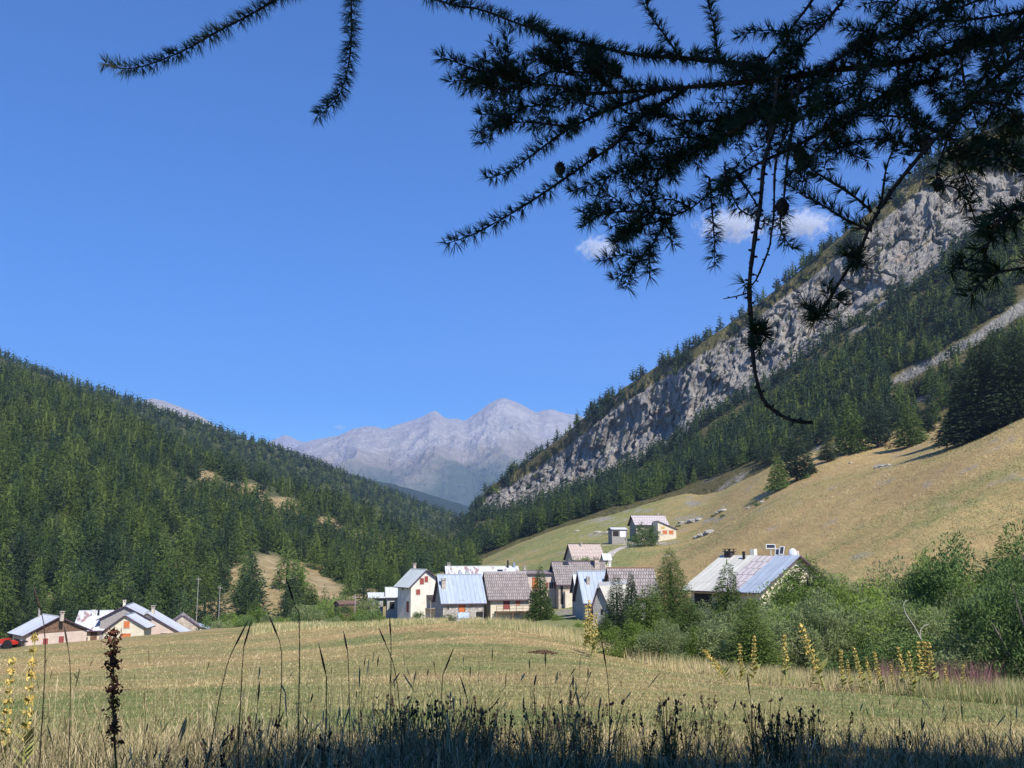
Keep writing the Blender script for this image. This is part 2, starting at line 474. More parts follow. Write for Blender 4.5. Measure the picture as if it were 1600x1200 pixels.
# right mountain: forested foot, limestone cliff, wooded crest
forestedge = lrp([(700, 880), (740, 868), (860, 825), (950, 795), (1060, 765), (1130, 745), (1200, 728), (1300, 690), (1400, 672), (1480, 655), (1600, 640), (1900, 600), (2100, 560)])
Dbase = lrp([(700, 480), (740, 460), (900, 445), (1060, 435), (1200, 380), (1400, 350), (1600, 310), (1900, 280), (2100, 270)])
cliffbot = lrp([(700, 830), (745, 808), (800, 797), (850, 782), (900, 765), (950, 748), (1000, 722), (1050, 697), (1100, 655), (1150, 625), (1200, 595), (1250, 562), (1300, 525), (1355, 492), (1400, 465), (1460, 422), (1511, 372), (1600, 335), (1900, 200), (2100, 100)])
Dcb = lrp([(700, 850), (745, 800), (800, 770), (900, 720), (1100, 610), (1300, 550), (1600, 500), (1900, 450), (2100, 430)])
skyl = lrp([(700, 822), (728, 812), (748, 792), (762, 772), (800, 748), (850, 712), (900, 673), (950, 632), (1000, 600), (1050, 571), (1100, 541), (1150, 506), (1200, 468), (1243, 432), (1300, 390), (1351, 350), (1400, 308), (1438, 268), (1500, 226), (1550, 208), (1600, 195), (1700, 140), (1900, 40), (2100, -60)])
rocktop = lrp([(700, 826), (728, 815), (748, 795), (762, 776), (800, 757), (850, 724), (900, 688), (950, 645), (1000, 612), (1050, 584), (1100, 553), (1170, 508), (1243, 452), (1300, 408), (1351, 368), (1400, 326), (1438, 300), (1467, 278), (1530, 268), (1600, 268), (1900, 150), (2100, 50)])
cols = []
for px in (700, 722, 736, 745, 760, 780, 800, 850, 900, 950, 1000, 1050, 1100, 1150, 1200, 1250, 1300, 1350, 1400, 1450, 1500, 1550, 1600, 1700, 1900, 2100):
    wrap = max(0, (748 - px)) * 5.0
    b0 = P(px, forestedge(px), Dbase(px)); cb = P(px, cliffbot(px), Dcb(px) + wrap)
    rt = P(px, rocktop(px), Dcb(px) + wrap + 45); sk = P(px, skyl(px), Dcb(px) + wrap + 75)
    rm = (cb + rt) / 2 + np.array([0, 8, 0])
    fm = (b0 + cb) / 2 + np.array([0, 0, -4])
    cols.append([lift(b0 + (b0 - fm) * 0.35, -6), b0, fm, cb, rm, rt, sk, sk + np.array([-20, 160, -70.])])
def rockw(px, py, row):
    n = fbm(np.stack([px / 22., py / 22., 0 * px], -1), 3, 55)
    lo = cliffbot(px) + 6 * n; hi = rocktop(px) + 4 * n
    k = np.clip((lo - py) / 5 + .5, 0, 1) * np.clip((py - hi) / 4 + .5, 0, 1)
    led = fbm(np.stack([(px + py * .9) / 60., (py - px * -.75) / 9., 0 * px], -1), 4, 57)
    k = k * (1 - np.clip((led - .33) * 9, 0, .85))
    return k * (row > 2.3) * (row < 5.6)
def stepf(f):
    i = np.floor(f); t = np.clip((f - i - .38) / .24, 0, 1); return i + t * t * (3 - 2 * t)
def dispR(A, row):
    A = A.copy(); px, py = proj(A)
    k = np.clip(row - 2.7, 0, 1) * np.clip(5.6 - row, 0, 1)
    q = A * np.array([1, 1, .42])
    wq = q + 6 * np.stack([fbm(A / 18.0, 2, 67), 0 * A[..., 0], fbm(A / 18.0 + 9, 2, 68)], -1)
    d = 9 * fbm(wq / 75.0, 3, 60) + 5 * fbm(wq / 40.0, 5, 61) + 3.6 * stepf(fbm(wq / np.array([32., 32., 30.]), 4, 62) * 4.2) + 1.0 * stepf(fbm(wq / np.array([6., 6., 9.]), 3, 64) * 3.0) - 3.2 * np.exp(-(fbm(wq / np.array([11., 11., 22.]), 3, 66) / .05) ** 2) + 1.2 * fbm(A / 2.4, 2, 69)
    A[..., 1] -= k * (d - 4)
    A[..., 0] -= k * (d - 4) * 0.5
    A[..., 2] += (1 - k) * 3.0 * fbm(A / 30.0, 4, 63) * np.clip(row, 0, 1)
    # debris chute
    sl = scree(px, py)
    A[..., 2] -= 3.0 * sl
    return A
def scree(px, py):
    c = lrp([(1100, 700), (1395, 598), (1450, 570), (1520, 532), (1600, 478), (1700, 420), (1900, 300)])(px)
    wd = lrp([(1380, 2), (1420, 8), (1520, 9), (1600, 13), (1900, 20)])(px)
    n = fbm(np.stack([px / 14., py / 14., 0 * px], -1), 3, 8)
    return np.clip((wd + 4 * n - np.abs(py - c)) / 4 + .3, 0, 1) * (px > 1385)
def grassR(px, py):
    "open grassy ledges under the cliff"
    c = lrp([(1040, 712), (1100, 672), (1150, 640), (1200, 608), (1265, 566), (1290, 545)])(px)
    return np.clip((12 - np.abs(py - c)) / 5, 0, 1) * (px > 1045) * (px < 1290)
R = Sheet(cols, 900, 420, dispR)

t = NT("limestone_and_turf")
co = t.coord()
st = t.mapping(co, (1, 1, 0.35))
n1 = t.noise(0.09, st, 7, 0.72, 0.4); n2 = t.noise(0.5, st, 6, 0.75, 0.6); n3 = t.noise(0.035, co, 4, 0.6)
rc = t.ramp(n1, [(0.28, (0.16, 0.15, 0.145)), (0.42, (0.40, 0.37, 0.34)), (0.6, (0.60, 0.54, 0.465)), (0.8, (0.72, 0.635, 0.53))])
rc = t.mix(0.38, rc, t.ramp(n2, [(0.3, (0.16, 0.15, 0.14)), (0.52, (0.52, 0.48, 0.43)), (0.75, (0.70, 0.62, 0.54))]))
rc = t.mix(t.ramp(n3, [(0.60, 0.0), (0.72, 0.45)]), rc, (0.50, 0.30, 0.16))
vor = t.n("ShaderNodeTexVoronoi", feature='DISTANCE_TO_EDGE'); vor.inputs['Scale'].default_value = 0.16
t.l(t.mapping(co, (1, 1, 0.4)), vor.inputs['Vector'])
crack = t.ramp(vor.outputs[0], [(0.0, 0.35), (0.06, 1.0)])
rc = t.mix(0.7, rc, crack, 'MULTIPLY')
nf = t.noise(0.6, co, 5, 0.7)
tf = t.ramp(nf, [(0.3, (0.09, 0.10, 0.035)), (0.5, (0.19, 0.17, 0.07)), (0.7, (0.30, 0.24, 0.12))])
tf = t.mix(t.ramp(t.noise(0.05, co, 4, .6), [(0.58, 0.0), (0.7, 0.7)]), tf, rc)
sc_ = t.ramp(t.noise(0.9, co, 6, 0.75), [(0.3, (0.24, 0.225, 0.20)), (0.7, (0.52, 0.49, 0.44))])
c = t.mix(t.attr('rock'), tf, rc)
c = t.mix(t.attr('scree'), c, sc_)
t.col(c)
t.b.inputs['Roughness'].default_value = 0.95; t.b.inputs['Specular IOR Level'].default_value = 0.1
t.bump(t.math('ADD', t.math('MULTIPLY', n1, 3.0), t.math('ADD', n2, t.math('MULTIPLY', crack, 0.5))), 1.0, 3.0)
M_rock = t.m
mountain = tag(R.obj("mountain", M_rock, {'rock': rockw(R.px, R.py, R.row), 'scree': scree(R.px, R.py) * (R.row < 3)}), "grey limestone cliff above a forested foot on the right of the valley", kind='structure')
t = NT("forest_floor")
co = t.coord(); nf = t.noise(0.25, co, 6, 0.7); n2 = t.noise(0.06, co, 5, 0.65)
fl = t.ramp(nf, [(0.3, (0.04, 0.05, 0.02)), (0.5, (0.075, 0.085, 0.033)), (0.75, (0.15, 0.14, 0.07))])
op = t.ramp(nf, [(0.3, (0.20, 0.15, 0.07)), (0.5, (0.34, 0.25, 0.115)), (0.75, (0.52, 0.43, 0.27))])
t.col(t.mix(t.attr('open'), fl, op)); t.b.inputs['Roughness'].default_value = 0.95
t.bump(nf, 1.0, 1.5)
M_floor = t.m
def openL1(px, py):
    n = fbm(np.stack([px / 30., py / 16., 0 * px], -1), 3, 18)
    o = 0 * px
    for cx, cy, sx, sy in ((430, 912, 100, 46), (530, 938, 75, 26), (340, 965, 60, 28), (440, 965, 150, 22), (8, 872, 16, 22), (276, 890, 11, 30), (230, 800, 10, 8), (80, 925, 7, 14), (560, 845, 55, 15), (505, 825, 45, 17), (430, 795, 42, 17), (375, 768, 36, 14), (320, 745, 20, 10), (120, 770, 14, 8),
                           (640, 855, 35, 6), (590, 905, 30, 6)):
        o = np.maximum(o, np.exp(-((px - cx) / sx) ** 2 - ((py - cy) / sy) ** 2) * 1.25)
    return np.clip((o + 0.35 * n - 0.42) * 4, 0, 1)
tag(L1.obj("hillside", M_floor, {'open': openL1(L1.px, L1.py)}), "forested spur falling to the farm cottages", kind='structure')
tag(L2.obj("hillside", M_floor, {'open': 0 * L2.px}), "farther forested ridge beyond the spur", kind='structure')

# far mountains
def far_range(name, label, sky_pts, D, base_py, Db, amp, seed, m, nu=260, nv=150, back=1800, midp=0.5):
    X = [p[0] for p in sky_pts]; cols = []
    f = lrp(sky_pts)
    for px in X:
        tp = P(px, f(px), D); b = P(px, base_py, Db)
        mm = b * (1 - midp) + tp * midp + np.array([0, 0, -0.06 * D * 0.25])
        cols.append([lift(b, -0.02 * D), mm, tp, tp + np.array([0, back, -0.05 * D])])
    def dp(A, row):
        A = A.copy(); k = np.clip(1 - np.abs(row - 1.0) / 1.0, 0, 1) ** 0.9 * (row < 2) + np.clip(row - 2, 0, 1) * .3
        q = A * np.array([1, .8, .6])
        d = fbm(q / (D * 0.085), 6, seed, True)
        A[..., 2] += k * amp * d + 0.05 * amp * fbm(A / (D * 0.012), 4, seed + 3, True) * (row > 0.5)
        A[..., 1] -= k * amp * 1.2 * d
        return A
    S = Sheet(cols, nu, nv, dp)
    h = (S.V[..., 2] - S.V[..., 2].min()) / (S.V[..., 2].max() - S.V[..., 2].min())
    return tag(S.obj(name, m, {'alt': h}), label, kind='structure')
def far_mat(name, sc, low, mid, high, l0, l1, snow=0):
    t = NT(name); co = t.coord()
    n1 = t.noise(sc, co, 8, 0.68, 0.3); n2 = t.noise(sc * 6, co, 6, 0.75)
    h = t.math('ADD', t.attr('alt'), t.math('MULTIPLY', t.math('SUBTRACT', n1, 0.5), 0.9))
    g = t.ramp(h, [(l0, low), ((l0 + l1) / 2, mid), (l1, high)])
    g = t.mix(0.7, g, t.ramp(n2, [(0.35, 0.62), (0.6, 1.0)]), 'MULTIPLY')
    g = t.mix(t.ramp(n2, [(0.66, 0.0), (0.76, 0.4)]), g, (0.62, 0.58, 0.53))
    t.col(g); t.bump(t.math('ADD', n1, t.math('MULTIPLY', n2, 0.3)), 1.0, 0.6 / sc * 0.4)
    t.b.inputs['Roughness'].default_value = 0.95
    return t.m
M_far = far_mat("far_scree", 0.0011, (0.12, 0.16, 0.09), (0.38, 0.33, 0.24), (0.56, 0.51, 0.45), 0.30, 0.60)
far_range("mountain", "hazy mauve mountain range closing the valley", [(250, 745), (380, 728), (420, 722), (454, 710), (484, 694), (529, 683), (559, 671), (585, 669), (604, 675), (622, 669), (656, 658), (679, 645), (697, 656), (716, 657), (727, 661), (741, 652), (754, 643), (769, 631), (787, 625), (810, 634), (829, 645), (840, 650), (859, 645), (885, 650), (904, 652), (960, 668), (1030, 700), (1120, 730)],
          9500, 812, 5200, 210, 91, M_far, 420, 240)
far_range("mountain", "pale farthest peak at the head of the valley", [(340, 745), (400, 706), (418, 694), (437, 684), (448, 681), (460, 686), (472, 691), (495, 694), (540, 715), (600, 740)],
          11800, 760, 10200, 90, 92, M_far, 120, 60, 700)
far_range("mountain", "bare pink-grey summit behind the forested ridge", [(120, 690), (190, 652), (222, 632), (240, 624), (262, 630), (290, 640), (320, 655), (345, 672), (400, 700), (460, 740)],
          5200, 790, 3600, 90, 93, M_far, 120, 60, 900)
M_far2 = far_mat("far_forest", 0.006, (0.035, 0.06, 0.032), (0.04, 0.065, 0.035), (0.06, 0.08, 0.045), 0.3, 0.9)
far_range("hillside", "dark forested foothill in the valley mouth", [(380, 712), (470, 722), (560, 746), (592, 755), (641, 765), (679, 777), (716, 789), (739, 797), (790, 806), (900, 820)],
          3600, 870, 2300, 60, 94, M_far2, 160, 80, 600)
# ------------------------------------------------------------------ conifers
M_bark = plain("bark", (0.08, 0.06, 0.045), 0.3, 6, 0.95, bump=0.5)
M_larch_s = leafmat("larch_needles_mass", (0.046, 0.078, 0.02), (0.155, 0.20, 0.045), 'attr')
M_larch = leafmat("larch_needles", (0.06, 0.10, 0.025), (0.16, 0.225, 0.055), 'rand')
M_pine = leafmat("pine_needles", (0.024, 0.045, 0.022), (0.058, 0.09, 0.036), 'rand', trans=0.12)

def conifer(seed, n, kind, clump=1.0):
    """crown of unit height as n leaf sprays hung on drooping whorled branches; returns V, F3, tint"""
    r = np.random.default_rng(seed)
    if kind == 'larch': Rm, lo, ex, up, rag = 0.26, 0.04, 0.85, 0.15, 0.30
    elif kind == 'pine': Rm, lo, ex, up, rag = 0.24, 0.06, 0.62, 0.35, 0.42
    else: Rm, lo, ex, up, rag = 0.20, 0.03, 0.9, -0.25, 0.25
    nb = max(14, n // 9)
    bt = lo + (1 - lo) * (1 - np.sqrt(1 - np.linspace(0, 1, nb) * 0.995)) ** 0.95
    bt = np.clip(bt + r.normal(0, .008, nb), lo, .995)
    ba = np.arange(nb) * 2.39996 + r.normal(0, .5, nb)
    ph = r.random(3) * 6.28
    lob = 1 + 0.13 * np.sin(2 * ba + ph[0]) + 0.14 * np.sin(bt * 17 + ph[1]) * np.sin(ba + ph[2])
    bl = Rm * (1 - bt) ** ex * (1 + r.normal(0, rag * .5, nb)) * lob * np.clip((bt - lo) / 0.1 + .55, 0, 1) + 0.008
    k = r.integers(0, nb, n)
    rho = r.random(n) ** 0.55
    L = bl[k] * rho
    a = ba[k] + r.normal(0, .14, n) / (rho + .2)
    C = np.stack([L * np.cos(a), L * np.sin(a), bt[k] + up * L - (0.45 if kind != 'pine' else .1) * L * rho + r.normal(0, .006, n)], 1)
    s = (1.15 / math.sqrt(n)) * clump * (0.5 + 0.8 * r.random(n)) * (0.5 + 0.6 * (1 - bt[k]))
    out = np.stack([np.cos(a), np.sin(a), np.full(n, up * .6 - .15)], 1) + r.normal(0, .45, (n, 3))
    out /= np.linalg.norm(out, axis=1)[:, None]
    side = np.cross(out, r.normal(0, 1, (n, 3)) + np.array([0, 0, .8])); side /= np.linalg.norm(side, axis=1)[:, None] + 1e-9
    V = np.stack([C - side * s[:, None] * .27, C + side * s[:, None] * .27, C + out * s[:, None] * 1.35], 1).reshape(-1, 3)
    # leader
    F3 = np.arange(3 * n).reshape(-1, 3)
    Vt = np.array([[-.006, 0, .93], [.006, .004, .93], [0, 0, 1.0]])
    V = np.concatenate([V, Vt]); F3 = np.concatenate([F3, [[3 * n, 3 * n + 1, 3 * n + 2]]])
    # opaque inner core of boughs
    kk = 7; zz = np.array([lo + .05, .3, .5, .72]); cr_ = Rm * (1 - zz) ** ex * (.3 if n < 800 else .12)
    ang = np.arange(kk) / kk * 6.283
    Vc = np.stack([(cr_[:, None] * np.cos(ang) * (1 + .25 * r.normal(size=(4, kk)))), (cr_[:, None] * np.sin(ang)), np.repeat(zz[:, None], kk, 1)], -1).reshape(-1, 3)
    b = len(V); f = []
    for q in range(3):
        for j in range(kk):
            p0 = b + q * kk + j; p1 = b + q * kk + (j + 1) % kk
            f += [(p0, p1, p1 + kk), (p0, p1 + kk, p0 + kk)]
    V = np.concatenate([V, Vc]); F3 = np.concatenate([F3, f])
    return V, F3
def trunk_mb(h=1.0, r0=0.016, lo=0.0):
    return MB().tube([(0, 0, -0.05), (0.003, 0, .15), (-.002, .002, .5), (0, 0, .8)], [r0 * 1.25, r0, r0 * .62, r0 * .12], 6)

occ = np.zeros((300, 400), np.float32)          # coarse picture-space coverage, only to choose which trees become objects
def silh(px, pyb, pyt, wpx, mark):
    x0 = max(0, int((px - wpx) / 4)); x1 = min(399, int((px + wpx) / 4)); y0 = max(0, int(pyt / 4)); y1 = min(299, int(pyb / 4))
    if x1 < x0 or y1 < y0: return 0
    ys = np.arange(y0, y1 + 1); fr = (ys - y0 + 1) / max(1, y1 - y0 + 1)
    vis = 0
    for y, f in zip(ys, fr):
        hw = wpx / 4 * f; a = max(0, int(px / 4 - hw)); b = min(399, int(px / 4 + hw)) + 1
        if b <= a: continue
        vis += int((occ[y, a:b] == 0).sum())
        if mark: occ[y, a:b] = 1
    return vis

cands = []     # (x,y,z,h,kind,sheet)
def add_c(Pt, h, kind, src):
    for p, hh, kk in zip(Pt, h, kind): cands.append((p[0], p[1], p[2], hh, kk, src))
r = np.random.default_rng(11)
def kinds(n, p_l, r): return np.where(r.random(n) < p_l, 0, 1)
# spur
def dL1(px, py, row, V): return (1 - 0.97 * openL1(px, py)) * (row > 0.2) * (row < 4.15) * (0.75 + .5 * (fbm(V / 40., 2, 41) > -.1))
pts, _ = L1.scatter(7200, dL1, r)
pl = 0.75 - 0.35 * (vnoise(pts / 55., 91) > 0.25)
add_c(pts, r.uniform(7, 17.5, len(pts)) * (0.75 + .3 * r.random(len(pts))), np.where(r.random(len(pts)) < pl, 0, 1), 'spur')
def dL2(px, py, row, V): return (row > 0.25) * (row < 3.12) * (1 - .6 * (fbm(V / 50., 3, 42) > .3) * (row < 1.2))
pts, _ = L2.scatter(13500, dL2, r)
add_c(pts, r.uniform(7.5, 13, len(pts)), np.where(r.random(len(pts)) < .45, 0, 1), 'ridge')
def dR(px, py, row, V):
    rw = rockw(px, py, row); n = fbm(V / 40., 3, 43)
    foot = (row > 0.95) * (row < 3.3) * (1 - rw) * (1 - np.clip(scree(px, py) * 1.5, 0, 1)) * (1 - .9 * grassR(px, py))
    c_ = lrp([(1100, 700), (1395, 598), (1450, 570), (1520, 532), (1600, 478), (1700, 420), (1900, 300)])(px)
    foot = foot * (1 - .97 * ((px > 1390) & (py > c_ - 6) & (py < c_ + 34)))
    foot = foot * np.where(py < cliffbot(px) + 34, .05 + .5 * (n > .22) * (px > 1150), np.where(row > 1.9, .55 + .45 * (n > -.1), 1)) * np.where(row < 1.25, .4 + .6 * (n > 0), 1)
    crest = (row > 4.7) * (row < 6.25) * (1 - rw) * np.clip(.55 + 2.0 * fbm(V / 30., 3, 44), 0, 1) * np.where(px < 1250, .55, 1.0)
    ledge = np.where((row > 2.7) & (row < 5), np.clip(1.1 - rw, 0, 1) * .5 + 0.10 * (fbm(V / 16., 3, 45) > .15), 0)
    return foot + crest + ledge
pts, _ = R.scatter(6400, dR, r)
px_, py_ = proj(pts)
hh = np.where(py_ < rocktop(px_) + 8, r.uniform(7, 12.5, len(pts)), np.where(py_ < cliffbot(px_), r.uniform(3.5, 7, len(pts)), np.where(px_ > 1100, r.uniform(5.5, 11.5, len(pts)), r.uniform(8, 14.5, len(pts)))))
pl = np.where(py_ > cliffbot(px_) + 25, .45, .12)
kd = np.where(r.random(len(pts)) < pl, 0, 1)
add_c(pts, hh, kd, 'foot')
# valley floor trees closing the gap behind the hamlet
n = 520
xs = r.uniform(560, 745, n); Ds = r.uniform(370, 700, n)
a = (xs - 800) / F / .9865
zz = gz(a * Ds, Ds); pts = np.stack([a * Ds, Ds, zz], 1)
add_c(pts, r.uniform(9, 15, n), kinds(n, .8, r), 'valley')

C = np.array([c[:5] for c in cands]); src = np.array([c[5] for c in cands])
cpx, cpb = proj(C[:, :3]); _, cpt = proj(C[:, :3] + np.stack([0 * C[:, 3], 0 * C[:, 3], C[:, 3]], 1))
inf = (cpx > -60) & (cpx < 1660) & (cpt < 1100)
far_off = ~((cpx > -500) & (cpx < 2150))
order = np.argsort(C[:, 1])
chosen = []
keep = np.ones(len(C), bool); keep[far_off] = False
for q in order:
    if not keep[q]: continue
    hpx = cpb[q] - cpt[q]
    v = silh(cpx[q], cpb[q], cpt[q], hpx * .2, True) if inf[q] else 0
    if inf[q] and v == 0 and C[q, 1] > 300: keep[q] = False
    if C[q, 1] < 560 and v > 0: chosen.append((v, q))
chosen.sort(reverse=True)
N_OBJ = 225
sel = [q for v, q in chosen[:N_OBJ]]
selset = np.zeros(len(C), bool); selset[sel] = True

# merged masses (trees past the ones that show largest)
prot = {}
for kk, kn in ((0, 'larch'), (1, 'pine')):
    prot[(kk, 0)] = [conifer(100 + i + 50 * kk, 720, kn, 1.3) for i in range(4)]
    prot[(kk, 1)] = [conifer(200 + i + 50 * kk, 260, kn, 1.3) for i in range(4)]
    prot[(kk, 2)] = [conifer(300 + i + 50 * kk, 90, kn, 1.3) for i in range(4)]
def mass(name, label, idx, mats):
    Vs, Fs, T, MI = [], [], [], []; nv = 0
    rr_ = np.random.default_rng(5)
    for kk in (0, 1):
        for lod in (0, 1, 2):
            hp = C[idx, 3] * F / C[idx, 1]
            m = idx[(C[idx, 4] == kk) & ((hp > 40) if lod == 0 else ((hp <= 40) & (hp > 20)) if lod == 1 else (hp <= 20))]
            if not len(m): continue
            for pi in range(4):
                mm = m[pi::4]
                if not len(mm): continue
                V, Fc = prot[(kk, lod)][pi]
                n = len(mm); an = rr_.random(n) * 6.28; h = C[mm, 3]; wd = h * rr_.uniform(.85, 1.25, n)
                c_, s_ = np.cos(an), np.sin(an)
                X = (V[None, :, 0] * c_[:, None] - V[None, :, 1] * s_[:, None]) * wd[:, None] + C[mm, 0, None]
                Y = (V[None, :, 0] * s_[:, None] + V[None, :, 1] * c_[:, None]) * wd[:, None] + C[mm, 1, None]
                Z = V[None, :, 2] * h[:, None] + C[mm, 2, None] - .3
                Vs.append(np.stack([X, Y, Z], -1).reshape(-1, 3))
                Fs.append((Fc[None] + (np.arange(n) * len(V))[:, None, None] + nv).reshape(-1, 3)); nv += n * len(V)
                T.append(np.repeat(rr_.random(n), len(V))); MI.append(np.full(n * len(Fc), kk))
    return tag(mk(name, np.concatenate(Vs), np.concatenate(Fs), None, mats, attrs={'tint': np.concatenate(T)}, mi=np.concatenate(MI)), label, None, kind='stuff')
M_pine_s = leafmat("pine_needles_mass", (0.02, 0.04, 0.02), (0.055, 0.088, 0.036), 'attr', trans=0.12)
for s_, lb in (('spur', "dense larch and pine wood on the near spur"), ('ridge', "dark conifer wood on the farther ridge"), ('foot', "conifer wood round the limestone cliff"), ('valley', "conifer wood filling the valley mouth")):
    idx = np.where((src == s_) & keep & ~selset)[0]
    mass("forest", lb, idx, [M_larch_s, M_pine_s])
print("TREES kept", keep.sum(), "selected", len(sel))

# individual trees: prototypes with crown and trunk, then copies
protos = {}
def proto_tree(key, name, kind, seed, n, mat):
    V, Fc = conifer(seed, n, kind)
    protos[key] = (name, V, Fc, mat)
meshes = {}
def place_tree(name, kind, x, y, z, h, label, group=None, wid=1.0, var=0, n=None, rz=None, cat=None, parts=True):
    key = (kind, var, n)
    mt = M_larch if kind == 'larch' else M_pine
    o = empty(name, (x, y, z - 0.15), random.random() * 6.28 if rz is None else rz, label, cat or ('larch' if kind == 'larch' else 'pine' if kind == 'pine' else 'spruce'), group)
    if key not in meshes:
        V, Fc = conifer(900 + var * 13 + len(kind), n or 700, kind, 1.5 if (n or 700) < 3000 else 2.2 if n < 6000 else 2.3)
        c = mk("crown", V, Fc, None, mt, o); tr = trunk_mb().build("trunk", M_bark, o, True)
        meshes[key] = (c, tr)
    else:
        c0, t0 = meshes[key]
        c = c0.copy(); tr = t0.copy()
        for q in (c, tr): COL.objects.link(q); q.parent = o
    o.scale = (h * wid, h * wid, h)
    return o
REG = [
 ('spur', lambda px, py: px < 130, "tall conifer among the trees on the steep slope above the metal-roofed farm", "trees on the slope above the farm"),
 ('spur', lambda px, py: px < 290, "green conifer in the wood behind the cream-gabled cottages", "trees behind the cream-gabled cottages"),
 ('spur', lambda px, py: px < 400, "conifer beside the bare brown slope with the utility pole", "trees beside the bare slope"),
 ('spur', lambda px, py: px < 560, "conifer at the upper edge of the bare brown clearing", "trees above the bare clearing"),
 ('spur', lambda px, py: True, "conifer in the wood beyond the white gabled house", "trees beyond the white house"),
 ('valley', lambda px, py: True, "conifer in the gap where the two wooded slopes meet", "trees in the valley gap"),
 ('foot', lambda px, py: px < 900, "conifer along the foot of the low end of the cliff", "trees under the low end of the cliff"),
 ('foot', lambda px, py: px < 1130, "conifer along the top of the green pasture below the cliff", "trees above the green pasture"),
 ('foot', lambda px, py: px < 1400, "conifer of the wood above the rocky turf bank", "trees above the rocky turf bank"),
 ('foot', lambda px, py: True, "conifer below the pale scree chute", "trees below the scree chute"),
]
for q in sel:
    x, y, z, h, kk = C[q]
    for s_, fn, lb, gp in REG:
        if s_ == src[q] and fn(cpx[q], cpb[q]): break
    kn = 'larch' if kk == 0 else 'pine'
    zone = ("low on the slope", "midway up the slope", "high on the slope")[0 if y < 330 else 1 if y < 430 else 2]
    LMK = ((70, "above the machine shed"), (125, "above the boarded-gable farmhouse"), (165, "above the rust-streaked roof"), (225, "above the cream gabled cottage"), (285, "above the maroon-eaved cottage"), (345, "by the utility poles"),
           (430, "left of the lone pointed pine"), (520, "beyond the lone pointed pine"), (600, "above the dark lean-to"), (690, "above the white gabled house"), (760, "above the blue-roofed stone cottage"), (830, "above the balcony cottage"),
           (900, "above the red-door house"), (960, "above the peach-tiled house"), (1060, "above the upper chalet"), (1160, "past the upper chalet"), (1290, "near the dark isolated pine"), (1400, "near the slender dark pine"), (1500, "near the lone rounded larch"), (2000, "by the huge dark spruces"))
    lm = [t_ for a_, t_ in LMK if cpx[q] < a_][0]
    gp = gp + " " + lm
    lb3 = ("slim" if h < 10 else "tall" if h > 13.5 else "middling") + (" bright green larch " if kk == 0 else " dark pine ") + zone + ", " + lm
    lb2 = lb3 if 1 else lb.replace("conifer", "bright green larch" if kk == 0 else "dark pine", 1).replace("green bright green", "bright green").replace("tall bright", "bright")
    place_tree(kn + "_tree", kn, x, y, z, h, lb2, ("larches: " if kk == 0 else "pines: ") + lb3, random.uniform(.85, 1.2), random.randrange(4), 1100 if h * F / y < 55 else 2200)

# the trees one can single out
def gt(name, kind, px, pyb, D, pyt, label, wid=1.0, var=0, n=4000, group=None):
    g = G(px, D); _, pb = proj(g)
    h = (float(pb) - pyt) * (D * CP) / F
    return place_tree(name, kind, g[0], g[1], g[2], h, label, group, wid, var, n)
gt("larch_tree", 'larch', 1423, 690, 298, 622, "bright rounded larch alone on the turf below the scree chute", 1.5, 11)
gt("pine_tree", 'pine', 1450, 650, 318, 628, "tiny pine behind the lone rounded larch", 1.0, 12)
gt("pine_tree", 'pine', 1372, 690, 320, 610, "slender dark larch just left of the lone rounded larch".replace("larch just", "pine just"), 1.1, 13)
gt("larch_tree", 'larch', 1330, 700, 322, 610, "tall larch at the corner of the wood over the rocky turf", 1.2, 11)
gt("larch_tree", 'larch', 1217, 742, 300, 700, "small green larch leaning against the dark pine above the tan hill", 1.1, 13)
gt("pine_tree", 'pine', 1245, 742, 302, 672, "dark isolated pine above the tan hill with shrubs at its foot", 1.4, 14)
gt("pine_tree", 'pine', 1268, 738, 304, 716, "knee-high pine at the foot of the isolated dark pine", 1.3, 15)
gt("pine_tree", 'pine', 1293, 706, 316, 682, "small bushy pine on open turf between two larger trees", 1.5, 15)
for px, D, pt, wv, va, lb in ((1542, 212, 512, 2.0, 21, "huge dark spruce at the edge of the tan hill, its shadow on the turf"), (1595, 205, 500, 2.1, 22, "huge dark spruce cut by the picture edge"),
                          (1508, 262, 560, 1.7, 23, "dark spruce behind the huge spruce above the turf"), (1640, 215, 470, 1.8, 21, "dark spruce outside the edge of the wood"), (1560, 250, 500, 1.3, 22, "spruce standing between the two huge ones, farther back")):
    gt("spruce_tree", 'spruce', px, 0, D, pt, lb, wv, va, 22000)
gt("larch_tree", 'larch', 1050, 0, 112, 850, "tall pointed green larch beside the cream-roofed chalet", 1.3, 31, 26000)
gt("spruce_tree", 'larch', 844, 0, 178, 880, "dark columnar conifer in front of the house with the red door", 1.1, 32, 8000)
gt("pine_tree", 'pine', 866, 0, 235, 877, "dark pine tip showing between two roofs in the hamlet", 1.2, 33)
gt("pine_tree", 'pine', 457, 0, 262, 892, "pointed pine standing alone at the foot of the bare clearing", 1.1, 34)
gt("larch_tree", 'larch', 487, 0, 268, 910, "small round larch by the pointed lone pine", 1.6, 35)
gt("larch_tree", 'larch', 398, 0, 205, 934, "young green larch behind the meadow edge below the bare clearing", 1.7, 31)
gt("larch_tree", 'larch', 545, 0, 195, 928, "young larch among shrubs beside the pale track", 1.6, 35)
gt("larch_tree", 'larch', 590, 0, 180, 945, "young larch by the pale lean-to roof", 1.5, 11)
